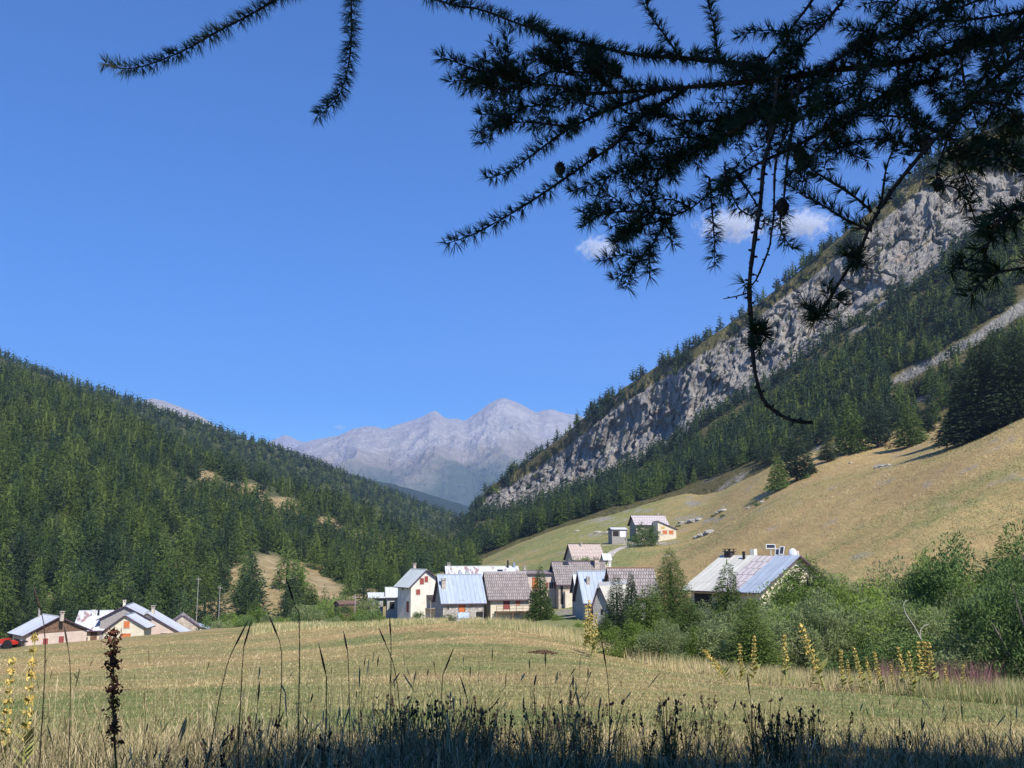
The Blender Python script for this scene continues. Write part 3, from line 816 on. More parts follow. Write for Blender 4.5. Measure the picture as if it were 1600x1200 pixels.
# ------------------------------------------------------------------ hamlet materials
def wallmat(name, c, stone=0.0, sc=1.0):
    t = NT(name); co = t.coord()
    n1 = t.noise(0.7 * sc, co, 6, 0.7); n2 = t.noise(6 * sc, co, 4, 0.6)
    a = tuple(x * 0.72 for x in c); b = tuple(min(1, x * 1.12) for x in c)
    k = t.ramp(t.math('ADD', t.math('MULTIPLY', n1, .6), t.math('MULTIPLY', n2, .4)), [(0.32, a), (0.6, b)])
    h = n2
    if stone:
        v = t.n("ShaderNodeTexVoronoi"); v.inputs['Scale'].default_value = 3.2
        t.l(t.mapping(co, (1, 1, 1.7)), v.inputs['Vector'])
        e = t.n("ShaderNodeTexVoronoi", feature='DISTANCE_TO_EDGE'); e.inputs['Scale'].default_value = 3.2
        t.l(t.mapping(co, (1, 1, 1.7)), e.inputs['Vector'])
        sep = t.n("ShaderNodeSeparateColor"); t.l(v.outputs['Color'], sep.inputs[0])
        k = t.mix(stone, k, t.ramp(sep.outputs[0], [(0.0, tuple(x * .5 for x in c)), (1.0, tuple(min(1, x * 1.35) for x in c))]))
        k = t.mix(stone, k, t.ramp(e.outputs[0], [(0.0, .5), (0.08, 1.0)]), 'MULTIPLY')
        h = t.ramp(e.outputs[0], [(0.0, 0.0), (0.15, 1.0)])
    t.col(k); t.bump(h, 0.6, 0.05); return t.m
def metal_roof(name, c, c2, rough=0.6, rust=0.0):
    t = NT(name); uvn = t.coord('UV')
    br = t.n("ShaderNodeTexBrick"); br.offset = 0.0
    br.inputs['Scale'].default_value = 1.0; br.inputs['Brick Width'].default_value = 0.75; br.inputs['Row Height'].default_value = 7.0
    br.inputs['Mortar Size'].default_value = 0.035; br.inputs['Mortar Smooth'].default_value = 0.4
    br.inputs['Color1'].default_value = (*c, 1); br.inputs['Color2'].default_value = (*c2, 1); br.inputs['Mortar'].default_value = (*(x * .62 for x in c), 1)
    t.l(uvn, br.inputs['Vector'])
    n1 = t.noise(0.8, t.mapping(uvn, (2.2, .6, 1)), 6, 0.7)
    k = t.mix(0.6, br.outputs[0], t.ramp(n1, [(0.3, .62), (0.6, 1.0)]), 'MULTIPLY')
    if rust:
        k = t.mix(t.ramp(t.noise(0.45, t.mapping(uvn, (1.5, .5, 1)), 5, 0.65), [(0.66 - rust, 0.0), (0.72 - rust, 0.85)]), k, (0.27, 0.12, 0.085))
    t.col(k); t.b.inputs['Roughness'].default_value = rough; t.b.inputs['Metallic'].default_value = 0.0
    t.b.inputs['Specular IOR Level'].default_value = 0.4
    t.bump(br.outputs[1], 0.4, 0.03); return t.m
def slab_roof(name, c, c2, rw=0.95, bw=0.55):
    t = NT(name); uvn = t.coord('UV')
    br = t.n("ShaderNodeTexBrick"); br.offset = 0.43
    br.inputs['Scale'].default_value = 1.0; br.inputs['Brick Width'].default_value = bw; br.inputs['Row Height'].default_value = rw
    br.inputs['Mortar Size'].default_value = 0.035; br.inputs['Mortar Smooth'].default_value = 0.2; br.inputs['Bias'].default_value = 0.1
    br.inputs['Color1'].default_value = (*c, 1); br.inputs['Color2'].default_value = (*c2, 1); br.inputs['Mortar'].default_value = (0.05, 0.04, 0.04, 1)
    t.l(uvn, br.inputs['Vector'])
    n1 = t.noise(2.5, t.mapping(uvn, (1.6, .6, 1)), 6, 0.75)
    k = t.mix(0.75, br.outputs[0], t.ramp(n1, [(0.3, .5), (0.65, 1.15)]), 'MULTIPLY')
    t.col(k); t.bump(br.outputs[1], 0.8, 0.08); return t.m
M_cream = wallmat("cream_render", (0.66, 0.58, 0.44))
M_white = wallmat("white_render", (0.72, 0.67, 0.57))
M_pink = wallmat("pinkish_render", (0.58, 0.46, 0.38))
M_stone = wallmat("grey_fieldstone", (0.46, 0.42, 0.37), 0.8)
M_greyw = wallmat("grey_render", (0.42, 0.40, 0.37), 0.2)
M_tanst = wallmat("tan_fieldstone", (0.50, 0.42, 0.33), 0.6)
M_wood = plain("weathered_wood", (0.16, 0.095, 0.06), 0.35, 5, 0.8, bump=.3)
M_greyw2 = plain("silver_wood", (0.30, 0.27, 0.25), 0.3, 6, 0.85)
M_fascia = plain("dark_fascia", (0.10, 0.06, 0.09), 0.2, 3)
M_dark = plain("black_parts_and_opening_shade", (0.02, 0.018, 0.018), 0.1, 3)
M_glass = NT("window_glass"); M_glass.col((0.03, 0.035, 0.045)); M_glass.b.inputs['Roughness'].default_value = 0.12; M_glass = M_glass.m
M_orange = plain("orange_shutter_paint", (0.52, 0.15, 0.05), 0.2, 6)
M_red = plain("oxblood_paint", (0.27, 0.06, 0.05), 0.25, 6)
M_frame = plain("pale_window_frame", (0.55, 0.48, 0.40), 0.15, 5)
M_blue = metal_roof("blue_sheet_metal", (0.36, 0.41, 0.48), (0.41, 0.46, 0.53))
M_whitem = metal_roof("whitish_sheet_metal", (0.66, 0.67, 0.68), (0.54, 0.56, 0.59), rust=0.02)
M_pale = metal_roof("pale_green_white_metal", (0.60, 0.62, 0.57), (0.65, 0.67, 0.62))
M_creamr = metal_roof("cream_sheet_metal", (0.66, 0.62, 0.52), (0.57, 0.54, 0.46))
M_pinkr = slab_roof("pink_grey_panels", (0.58, 0.51, 0.49), (0.55, 0.48, 0.47), 1.6, .8)
M_peach = slab_roof("peach_tiles", (0.70, 0.56, 0.47), (0.65, 0.52, 0.44), .6, .4)
M_slab = slab_roof("brown_grey_shingles", (0.40, 0.345, 0.31), (0.29, 0.245, 0.225), .8, .38)
M_rusty = metal_roof("rust_patched_metal", (0.68, 0.70, 0.72), (0.60, 0.62, 0.66), rust=0.13)
M_chim = wallmat("chimney_stone", (0.50, 0.42, 0.35), 0.4, 2)
M_brick = slab_roof("brown_brick", (0.22, 0.13, 0.10), (0.16, 0.10, 0.08), .2, .4)

# ------------------------------------------------------------------ house builder
class House:
    """front-face centre at the origin, x along the front, y to the back; ridge along x ('e') or along y ('g')"""
    def __init__(s, label, kind, x0, x1, yb, ye, yr, D, yaw, depth, wall, roof, ov=0.55, apex=0.5, ye2=None, name="house", cat="house", base=3.0, thick=0.16, fascia=None, group=None):
        s.kind = kind; s.D = D; px = (x0 + x1) / 2
        b = P(px, yb, D); s.o = empty(name, b, yaw, label, cat, group)
        s.W = (x1 - x0) * D * CP / F / math.cos(yaw) * 1.0; s.dep = depth; s.ov = ov
        m = D / F * 0.99
        s.h = (yb - ye) * m; s.h2 = (yb - (ye if ye2 is None else ye2)) * m
        if kind == 'e':
            s.L = s.W; s.S = depth
            zr = P(px, yr, D + depth / 2 * math.cos(yaw))[2] - b[2]
        else:
            s.L = depth; s.S = s.W; zr = (yb - yr) * m
        s.zr = zr; s.ap = apex; s.b = b; s.yaw = yaw
        h, h2 = s.h, s.h2; va = -s.S / 2 + s.ap * s.S
        if kind == 'e': h2 = h
        s.va = va
        prof = [(-s.S / 2, -base), (s.S / 2, -base), (s.S / 2, h2), (va, zr), (-s.S / 2, h)]
        V = [s.T(u, v, z) for u in (-s.L / 2, s.L / 2) for v, z in prof]
        f4 = [(i, (i + 1) % 5, (i + 1) % 5 + 5, i + 5) for i in range(5)]
        f3 = [(0, 4, 3), (0, 3, 2), (0, 2, 1), (5, 8, 9), (5, 7, 8), (5, 6, 7)]
        s.wall = MB().add(V, f3, f4).build("wall", wall, s.o)
        # roof: two pitched slabs
        mats = [roof, fascia or M_fascia]
        s.roof = s.slab_pair(-s.L / 2 - ov * .8, s.L / 2 + ov * .8, mats, thick)
    def T(s, u, v, z):
        return (u, v + s.S / 2, z) if s.kind == 'e' else (v, u + s.L / 2, z)
    def slope(s, side, v):
        "roof underside height at across-position v"
        if side < 0: v0, z0 = -s.S / 2, s.h
        else: v0, z0 = s.S / 2, (s.h2 if s.kind == 'g' else s.h)
        if abs(s.va - v0) < 1e-3: return s.zr
        return s.zr + (z0 - s.zr) * (v - s.va) / (v0 - s.va)
    def slab_pair(s, u0, u1, mats, thick=0.16, parent=None, name="roof"):
        mb = MB(); uv = []
        for side in (-1, 1):
            v0 = side * (s.S / 2 + s.ov)
            if side < 0 and s.ap < .03 or side > 0 and s.ap > .97: continue
            zt = s.slope(side, v0); e = 0.03
            le = math.hypot(v0 - s.va, zt - s.zr)
            bt = [s.T(u0, v0, zt + e), s.T(u1, v0, zt + e), s.T(u1, s.va, s.zr + e), s.T(u0, s.va, s.zr + e)]
            tp = [(x, y, z + thick) for x, y, z in bt]
            mb.hexa(bt, tp)
            uv += [(u0, le), (u1, le), (u1, 0), (u0, 0)] * 2
        uv = np.array(uv)
        nf = len(uv) // 8
        V = np.concatenate(mb.v); F4 = np.concatenate(mb.f4)
        mi = np.tile([1, 0, 1, 1, 1, 1], nf)
        return mk(name, V, None, F4, mats, parent or s.o, uv=uv[F4.ravel()], mi=mi)
    def face(s, f):
        """origin, right-direction, outward for a wall face in local coords"""
        W = s.W / 2; d = s.dep
        return {'f': ((-W, 0), (1, 0), (0, -1)), 'l': ((-W, d), (0, -1), (-1, 0)), 'r': ((W, 0), (0, 1), (1, 0))}[f]
    def panel(s, f, a, z0, w, h, t0, t1, mb=None):
        (ox, oy), (dx, dy), (nx, ny) = s.face(f)
        p = lambda q, n, z: (ox + dx * q + nx * n, oy + dy * q + ny * n, z)
        bt = [p(a, t1, z0), p(a + w, t1, z0), p(a + w, t0, z0), p(a, t0, z0)]
        tp = [(x, y, z0 + h) for x, y, z in bt]
        return (mb or MB()).hexa(bt, tp)
    def window(s, f, a, z, w=0.9, h=1.1, shut=None, frame=None, closed=False):
        fr = MB(); k = .09
        for aa, zz, ww, hh in ((a - k, z - k, w + 2 * k, k), (a - k, z + h, w + 2 * k, k), (a - k, z, k, h), (a + w, z, k, h)):
            s.panel(f, aa, zz, ww, hh, -.02, .06, fr)
        s.panel(f, a + w / 2 - .025, z, .05, h, .0, .035, fr)
        o = fr.build("window", frame or M_frame, s.o)
        s.panel(f, a, z, w, h, -.02, .02).build("pane", M_glass, o)
        if shut:
            if closed: s.panel(f, a, z, w, h, .025, .075).build("shutter", shut, o)
            else:
                s.panel(f, a - w * .5 - k - .02, z, w * .5, h, .003, .05).build("shutter", shut, o)
                s.panel(f, a + w + k + .02, z, w * .5, h, .003, .05).build("shutter", shut, o)
        return o
    def door(s, f, a, z, w=1.0, h=2.05, m=None):
        fr = MB(); k = .1
        for aa, zz, ww, hh in ((a - k, z, k, h), (a + w, z, k, h), (a - k, z + h, w + 2 * k, k)): s.panel(f, aa, zz, ww, hh, -.02, .07, fr)
        o = s.panel(f, a, z, w, h, -.02, .03).build("door", m or M_red, s.o)
        fr.build("door_frame", M_wood, o)
        s.panel(f, a + w * .8, z + h * .48, .06, .12, .03, .08).build("handle", M_dark, o)
        return o
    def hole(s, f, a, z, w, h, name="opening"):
        return s.panel(f, a, z, w, h, -.03, .012).build(name, M_dark, s.o)  # flat near-black panel on the wall; the shade inside is its colour
    def roofpt(s, u, v):
        side = -1 if v < s.va else 1
        return s.T(u, v, s.slope(side, v) + .18)
    def chimney(s, u, v, w=.6, h=1.3, m=None, cap=True, pipe=False):
        x, y, z = s.roofpt(u, v)
        if pipe:
            return MB().tube([(x, y, z - .3), (x, y, z + h)], [.1, .1], 8).tube([(x, y, z + h + .05), (x, y, z + h + .25)], [.2, .05], 8).build("flue_pipe", M_dark, s.roof)
        o = MB().box(x - w / 2, x + w / 2, y - w / 2, y + w / 2, z - .6, z + h).build("chimney", m or M_chim, s.roof)
        if cap:
            c = MB().box(x - w * .65, x + w * .65, y - w * .65, y + w * .65, z + h + .003, z + h + .1)
            for sx in (-1, 1):
                for sy in (-1, 1): c.box(x + sx * w * .4 - .05, x + sx * w * .4 + .05, y + sy * w * .4 - .05, y + sy * w * .4 + .05, z + h + .1, z + h + .3)
            c.box(x - w * .7, x + w * .7, y - w * .7, y + w * .7, z + h + .3, z + h + .38)
            c.build("chimney_cap", M_chim if m is None else m, s.roof)
        return o
    def skylight(s, u, v, w=.8, h=1.0):
        side = -1 if v < s.va else 1
        a = [s.T(u + du, v + dv, s.slope(side, v + dv) + .2) for du, dv in ((0, 0), (w, 0), (w, h), (0, h))]
        b = [(x, y, z + .08) for x, y, z in a]
        MB().hexa(a, b).build("skylight", M_glass, s.roof)
    def ridgecap(s, m=None):
        e = .03 + .16
        mb = MB(); u0, u1 = -s.L / 2 - s.ov * .8 - .02, s.L / 2 + s.ov * .8 + .02
        c = [(s.va - .22, s.slope(-1, s.va - .22) + e - .03), (s.va + .22, s.slope(1, s.va + .22) + e - .03), (s.va, s.zr + e + .09)]
        V = [s.T(u, v, z) for u in (u0, u1) for v, z in c]
        mb.add(V, [(0, 2, 1), (3, 4, 5)], [(0, 1, 4, 3), (1, 2, 5, 4), (2, 0, 3, 5)]).build("ridge_cap", m or M_fascia, s.roof)

# ---- centre of the hamlet
h = House("small outbuilding with pale metal roof at the far end of the hamlet", 'e', 578, 598, 952, 935, 927, 222, .2, 6, M_greyw, M_pale, .5, name="outbuilding", cat="outbuilding"); h.hole('f', 1.0, 0, .9, 1.6, "doorway")
h = House("low cottage with pale metal roof built against the tall white gabled house", 'e', 605, 634, 956, 934, 919, 212, .15, 8, M_greyw, M_pale, .5, name="cottage", cat="cottage"); h.hole('f', .5, .6, 1.0, 1.4); h.skylight(.8, -1.6); h.ridgecap(M_pale)
V = House("tall white gabled house with oxblood shutters and pale metal roof", 'g', 643, 684, 958, 915, 893, 202, .55, 6, M_white, M_pale, .75, ye2=909)
V.window('f', 1.9, 5.6, .85, 1.15, M_red, closed=True); V.window('f', 2.95, 6.0, .7, 1.1, M_red, closed=True); V.window('f', 1.1, 3.6, .85, 1.0, M_red, closed=True)
V.hole('l', 2.0, 4.4, .6, 1.1); V.door('l', 4.3, .2, .9, 2.0); V.chimney(3.2, .6, .55, 1.2); V.ridgecap(M_pale)
# timber porch of the white house
pm = MB(); 
for xx in (0.3, 2.2): pm.box(xx, xx + .12, -1.9, -1.78, -1, 2.3)
pm.box(0.1, 2.9, -2.0, -1.7, 2.3, 2.42); pm.box(.1, 2.9, -2.0, -.02, .9, 1.0)
pm.build("porch", M_greyw2, V.o)
MB().hexa([(.3, -2.2, 2.5), (2.9, -2.2, 2.5), (2.9, -.02, 3.4), (.3, -.02, 3.4)], [(.3, -2.2, 2.58), (2.9, -2.2, 2.58), (2.9, -.02, 3.48), (.3, -.02, 3.48)]).build("porch_roof", M_peach, V.o)

V = House("stone cottage with smooth blue metal roof and blue cloth hung under its door", 'e', 693, 755, 967, 940, 899, 184, .24, 8.6, M_stone, M_blue, .6, name="cottage", cat="cottage")
V.door('f', 2.9, 1.2, 1.0, 2.0, M_orange); V.hole('f', 6.0, .2, 1.3, 1.0, "arched_opening"); V.chimney(-3.3, -2.2, .7, 1.3, M_chim); V.window('f', .6, 1.6, .5, .6); V.ridgecap(M_blue)
MB().box(-1.0, 1.0, -.12, -.04, .1, 1.1).build("cloth", plain("pale_blue_cloth", (0.45, 0.55, 0.75)), V.o)
V = House("brown shingled cottage with cream front, red door and a railed balcony", 'e', 767, 826, 960, 934, 895, 186, .2, 9.5, M_cream, M_slab, .7, name="cottage", cat="cottage")
V.door('f', 2.4, .9, 1.0, 1.95, M_red); V.window('f', 4.6, 1.7, .8, .8, M_orange, closed=True); V.ridgecap(M_greyw2)
b = MB().box(.1 - 2.9, 3.4, -1.5, -.01, .45, .6); b.box(-2.8, -2.6, -1.4, -1.2, -2.5, .45); b.box(.2, .4, -1.4, -1.2, -2.5, .45); b.box(3.1, 3.3, -1.4, -1.2, -2.5, .45)
dk = b.build("balcony", M_wood, V.o)
rl = MB()
for q in np.linspace(-2.75, 3.3, 6): rl.box(q, q + .08, -1.5, -1.42, .6, 1.6)
rl.box(-2.8, 3.4, -1.51, -1.43, 1.55, 1.64); rl.box(-2.8, 3.4, -1.50, -1.44, 1.05, 1.11)
rl.build("railing", M_wood, dk)
V = House("long house with whitish patched metal roof, dormers and skylight behind the blue-roofed cottage", 'e', 700, 812, 935, 907, 886, 222, .12, 11, M_greyw, M_rusty, .4)
V.chimney(-7.3, .6, .6, .7); V.chimney(5.8, -.6, .35, 1.6, M_dark, False); V.skylight(3.3, -2.8, 1.2, 1.2); V.chimney(7.2, -.4, .5, 1.1, M_blue, False); V.ridgecap(M_pale)
for uu in (-5.0, -3.4):
    x, y, z = V.roofpt(uu, -3.2)
    d = MB(); d.add([(x - .7, y - .2, z - .3), (x + .7, y - .2, z - .3), (x, y - .2, z + .9), (x - .7, y + 2.0, z + .2), (x + .7, y + 2.0, z + .2), (x, y + 2.0, z + .9)], [(0, 1, 2), (3, 5, 4)], [(0, 3, 4, 1), (1, 4, 5, 2), (2, 5, 3, 0)])
    dd = d.build("dormer", M_whitem, V.roof)
V = House("flat-topped cream house with red door half hidden by a conifer", 'e', 824, 868, 956, 899, 893, 206, .12, 9, M_pink, M_slab, .5)
V.door('f', 1.1, 4.4, 1.1, 2.3, M_orange); V.door('f', 1.2, 1.2, 1.0, 2.0, M_wood); V.window('f', 4.4, 4.6, .9, 1.2, M_red); V.ridgecap(); V.chimney(-2.6, 1, .5, .8)
b = MB().box(-2.4, .2, -1.2, -.01, 3.7, 3.85); dk = b.build("balcony", M_wood, V.o)
rl = MB()
for q in np.linspace(-2.4, .1, 5): rl.box(q, q + .06, -1.2, -1.14, 3.85, 4.8)
rl.box(-2.4, .2, -1.21, -1.15, 4.8, 4.88); rl.build("railing", M_wood, dk)
V = House("large brown shingled house with an arched cream annexe in front", 'e', 873, 950, 952, 912, 879, 204, .14, 10, M_tanst, M_slab, .7)
V.hole('f', .4, 1.0, .5, 3.6); V.skylight(-3.2, -.9, 1.2, .8); V.chimney(3.6, -1.4, .9, 1.6, M_chim); V.ridgecap(); V.window('l', 3, 3.5, .8, 1.0)
ax = MB().box(-3.9, -1.0, -1.4, -.02, -2.0, 3.5).build("annexe", M_cream, V.o)
ar = MB(); ang = np.linspace(0, math.pi, 9); pts2 = [(-1.3, 0.9), (-2.3, .9)] + [(-1.8 - .5 * math.cos(q + math.pi), 1.9 + .55 * math.sin(q)) for q in ang][::-1]
pts2 = [(-2.3, .9), (-1.3, .9)] + [(-1.8 + .5 * math.cos(q), 1.9 + .55 * math.sin(q)) for q in ang]
Vv = [(x, -1.43, z) for x, z in pts2] + [(x, -1.35, z) for x, z in pts2]; n_ = len(pts2)
ar.add(Vv, [(0, i, i + 1) for i in range(1, n_ - 1)], [(i, i + n_, (i + 1) % n_ + n_, (i + 1) % n_) for i in range(n_)]).build("arched_window", M_red, ax)
V = House("peach-tiled house standing highest in the hamlet, below the pale track", 'e', 897, 943, 892, 874, 851, 250, .16, 10, M_pink, M_peach, .6); V.chimney(-.9, -.9, .35, .6); V.ridgecap(M_peach)
V = House("tiny white-roofed lean-to attached to the peach-tiled house", 'e', 944, 955, 882, 875, 866, 247, .16, 3, M_white, M_whitem, .3, name="lean_to", cat="lean-to"); V.hole('f', .3, 0, .5, .9)
V = House("narrow house with a strip of blue roof squeezed beside the blue-roofed one", 'e', 903, 914, 958, 926, 898, 178, .1, 6, M_greyw, M_whitem, .5, name="cottage", cat="cottage"); V.window('l', 2, 3, .7, 1.0); V.ridgecap(M_blue)
V = House("house with bright blue metal roof and two chimneys between shingled roofs", 'e', 915, 966, 968, 939, 894, 164, .13, 8.2, M_greyw, M_blue, .6)
V.chimney(-1.7, -1.8, .5, .7, M_chim); V.chimney(1.3, -1.9, .5, .8, M_cream); V.ridgecap(M_blue); V.door('f', .6, .3, .9, 2.0, M_wood)
V = House("grey gable-ended barn with whitish ribbed roof beside the tall trees", 'g', 928, 953, 1010, 951, 917, 122, -.5, 8, M_greyw, M_creamr, .55, name="barn", cat="barn", apex=.42)
V.hole('f', .85, 1.3, .3, .9, "slit_window"); V.hole('f', 1.0, 3.6, .35, .7, "slit_window"); V.ridgecap(M_whitem)
V = House("wide shingled roof house behind the tall trees, its ridge edge dark", 'e', 962, 1028, 960, 932, 889, 150, .08, 9, M_stone, M_slab, .6, fascia=M_wood); V.chimney(-3.0, .4, .35, 1.1, M_white); V.ridgecap(M_wood); V.window('f', 2, 1, .8, 1)
# ---- upper chalet and shed
V = House("chalet high on the green pasture with two orange shutters and a grey-pink roof", 'e', 994, 1043, 839, 819, 806, 322, .12, 9, M_tanst, M_pinkr, .8, name="chalet", cat="chalet")
V.chimney(3.5, .3, .5, .8); V.ridgecap(M_pinkr); V.window('l', 3, 1.5, .8, 1.0)
# side wing with the blue mono-pitch roof
wg = House("wing", 'g', 1028, 1057, 841, 816, 815, 316, .12, 6, M_cream, M_whitem, .5, apex=0.0, ye2=827, name="wing", cat="x")
for k_ in ("label", "category"): del wg.o[k_]
wg.window('f', 1.5, 1.3, 1.4, 1.1, M_orange, closed=True); wg.window('f', 3.5, 1.3, 1.4, 1.1, M_orange, closed=True)
wg.panel('f', 1.0, 2.9, 1.2, .7, .0, .05).build("signboard", plain("ochre_board", (.55, .36, .12)), wg.o)
# fold the wing's pieces into the chalet
import mathutils
bpy.context.view_layer.update()
for ch in list(wg.o.children):
    mw = ch.matrix_world.copy(); ch.parent = V.o; ch.matrix_parent_inverse = V.o.matrix_world.inverted(); ch.matrix_basis = mw
bpy.data.objects.remove(wg.o)
V = House("small grey shed with white doors on the track below the upper chalet", 'e', 956, 980, 839, 828, 825, 318, .2, 4, M_greyw2, M_whitem, .3, name="shed", cat="shed")
V.door('f', 2.6, 0, 1.9, 1.9, plain("white_door_paint", (.7, .72, .74))); V.hole('f', .3, .2, 1.9, 1.6)

# ---- the big chalet on the right: one ridge, three roof coverings
V = House("big chalet with cream, pink-panelled and blue roofs, half sunk in shrubs", 'e', 1090, 1176, 968, 921, 870, 117, -.86, 14, M_cream, M_creamr, 1.0, name="chalet", cat="chalet")
bpy.data.objects.remove(V.roof)
L2_ = V.L / 2 + .8
V.roof = V.slab_pair(-L2_, -.3, [M_creamr, M_fascia]); V.roof["label"] = "cream metal roof end with brick chimney"
r2 = V.slab_pair(-.297, 2.3, [M_pinkr, M_fascia], .13); r2["label"] = "pink-grey panelled roof section"
r3 = V.slab_pair(2.303, L2_, [M_blue, M_fascia], .16); r3["label"] = "blue metal roof end"
V.chimney(-L2_ + 1.4, -.2, .9, .5, M_brick); V.chimney(-1.6, -.9, .25, .9, M_dark, False); V.chimney(-1.2, .5, .6, 1.0, M_white, False)
V.hole('f', .5, 1.0, 2.6, 1.8, "porch_opening"); V.window('f', 4.5, 1.2, 1.0, 1.2, M_orange)
def world_of(hs, u, v, dz):
    x, y, z = hs.roofpt(u, v); c_, s_ = math.cos(hs.yaw), math.sin(hs.yaw)
    return np.array([hs.b[0] + x * c_ - y * s_, hs.b[1] + x * s_ + y * c_, hs.b[2] + z + dz])
M_pv = slab_roof("dark_photovoltaic_cells", (0.03, 0.035, 0.06), (0.04, 0.045, 0.07), .32, .32)
M_alu = plain("pale_aluminium", (.72, .72, .74), .05, 4, .4)
def solar(uu, vv, dz, w_, h_, tilt, ry, label, pole):
    c = world_of(V, uu, vv, dz); o = empty("solar_panel", c - np.array([0, 0, pole]), ry, label, "solar panel")
    ct, st_ = math.cos(tilt), math.sin(tilt)
    def q(x, s_, n): return (x, s_ * ct - n * st_ * -1 * 0 + n * st_, pole + s_ * st_ - n * ct * 0 + n * -ct * -1)
    def slab(x0, x1, s0, s1, n0, n1):
        f = lambda x, s_, n: (x, s_ * ct - n * st_, pole + s_ * st_ + n * ct)
        return [f(x0, s0, n0), f(x1, s0, n0), f(x1, s1, n0), f(x0, s1, n0)], [f(x0, s0, n1), f(x1, s0, n1), f(x1, s1, n1), f(x0, s1, n1)]
    MB().hexa(*slab(-w_ / 2, w_ / 2, -h_ / 2, h_ / 2, -.04, .0)).build("frame", M_alu, o)
    bt, tp = slab(-w_ / 2 + .07, w_ / 2 - .07, -h_ / 2 + .07, h_ / 2 - .07, .0, .01)
    mb = MB().hexa(bt, tp); uvv = np.array([(0, 0), (w_, 0), (w_, h_), (0, h_)] * 2); F4 = np.concatenate(mb.f4)
    mk("cells", np.concatenate(mb.v), None, F4, M_pv, o, uv=uvv[F4.ravel()])
    MB().tube([(0, .06, -1.0), (0, .06, pole - .03)], [.04, .04], 6).build("pole", M_alu, o)
solar(1.0, .9, 1.5, 1.1, .55, math.radians(72), -.2, "small solar panel on a pole above the pink-panelled roof", 1.6)
solar(2.9, .35, .75, .55, 1.05, math.radians(62), -.55, "upright solar panel leaning on the ridge beside the satellite dish", .4)
solar(2.2, .4, .6, .45, .85, math.radians(62), -.55, "smaller upright solar panel tucked behind the upright one", .4)
c = world_of(V, V.L / 2 - .6, .5, .55); o = empty("satellite_dish", c - np.array([0, 0, .5]), -.5, "white satellite dish on the blue roof end of the big chalet", "satellite dish")
dv, df = [], []
for a_ in range(5):
    for b_ in range(18):
        r_ = .52 * a_ / 4; g_ = b_ / 18 * 6.283; dv.append((r_ * math.cos(g_) * .9, .28 * r_ * r_, r_ * math.sin(g_) + .5))
for a_ in range(4):
    for b_ in range(18): df.append((a_ * 18 + b_, a_ * 18 + (b_ + 1) % 18, (a_ + 1) * 18 + (b_ + 1) % 18, (a_ + 1) * 18 + b_))
dv = np.array(dv); mk("dish", np.concatenate([dv, dv + [0, .03, 0]]), None, df + [tuple(q + 90 for q in f[::-1]) for f in df] + [(72 + b_, 72 + (b_ + 1) % 18, 162 + (b_ + 1) % 18, 162 + b_) for b_ in range(18)], plain("white_enamel", (.8, .8, .8), .04, 2, .4), o, True)
MB().tube([(0, .1, -.8), (0, .05, .45)], [.05, .05], 6).build("mast", M_alu, o)
MB().tube([(0, .0, .05), (0, -.42, .42)], [.02, .02], 5).box(-.05, .05, -.5, -.38, .37, .47).build("feed_arm", M_alu, o)
MB().box(.28, .62, .1, .5, -.6, .72).build("mounting_block", M_white, o)

# ---- farm cottages at the left edge of the meadow
LF = "farm cottages along the meadow edge"
V = House("farm house with patched white metal roof, dark boarded gable and pinkish wall", 'g', 54, 121, 1016, 990, 967, 158, .72, 7, M_pink, M_whitem, .7, ye2=987, name="farmhouse", cat="farmhouse")
V.window('f', 2.4, .9, .75, .95, M_red, closed=True); V.window('f', 4.7, 1.1, .75, .95, M_red, closed=True)
V.window('l', 1.2, .6, .9, 1.1); V.door('l', 4.6, -.6, 1.0, 2.0, M_wood); V.chimney(-4.6, .15, .5, .5)
W2 = V.W / 2; zb = V.h * .98
MB().add([(x, y, z) for y in (-.05, -.004) for x, z in ((-W2 + .1, zb + .05), (W2 - .1, zb + .25), (0, V.zr - .03))], [(0, 1, 2), (3, 5, 4)], [(0, 3, 4, 1), (1, 4, 5, 2), (2, 5, 3, 0)]).build("gable_boarding", M_wood, V.o)
V.ridgecap(M_whitem); V.chimney(3.4, -.8, .25, 1.4, M_greyw2, False)
V = House("wing of the farm with rust-streaked whitish roof, garage opening and brown door", 'e', 120, 160, 1006, 985, 956, 166, .26, 12, M_cream, M_rusty, .7, name="farmhouse", cat="farmhouse", ye2=None)
V.hole('f', .3, .0, 1.5, 1.1, "garage_opening"); V.door('f', 2.3, .1, .8, 1.8, M_wood); V.chimney(-.2, -2.0, .5, .7, M_white); V.chimney(.5, -1.6, .3, 1.0, M_dark, False); V.ridgecap(M_whitem)
V = House("cottage with grey boarded upper gable and blue-edged roof behind the cream gabled one", 'g', 158, 226, 1004, 968, 950, 167, .22, 9, M_greyw2, M_whitem, .6, name="cottage", cat="cottage"); V.chimney(-2.5, -.4, .4, .6, M_cream); V.ridgecap(M_blue)
V = House("cream gabled cottage with two orange shutters, one of them arched", 'g', 163, 222, 1004, 987, 964, 158, .12, 5, M_cream, M_whitem, .55, ye2=981, name="cottage", cat="cottage", apex=.52)
V.window('f', 2.9, 2.2, .85, 1.0, M_orange, closed=True); V.window('f', 2.7, .35, 1.3, 1.0, M_orange, closed=True); V.hole('f', .1, -.3, .7, 1.1); V.ridgecap(M_blue)
V = House("pinkish stone cottage under a long roof falling to one side, maroon eave", 'g', 224, 284, 1006, 966, 960, 168, .16, 7, M_pink, M_whitem, .5, apex=.06, ye2=993, name="cottage", cat="cottage")
V.window('f', .7, .1, .9, 1.0, M_dark, closed=True); V.window('f', 2.8, .6, 1.1, 1.1, M_dark, closed=True); V.chimney(-1.0, -2.2, .5, .9); V.ridgecap(M_whitem)
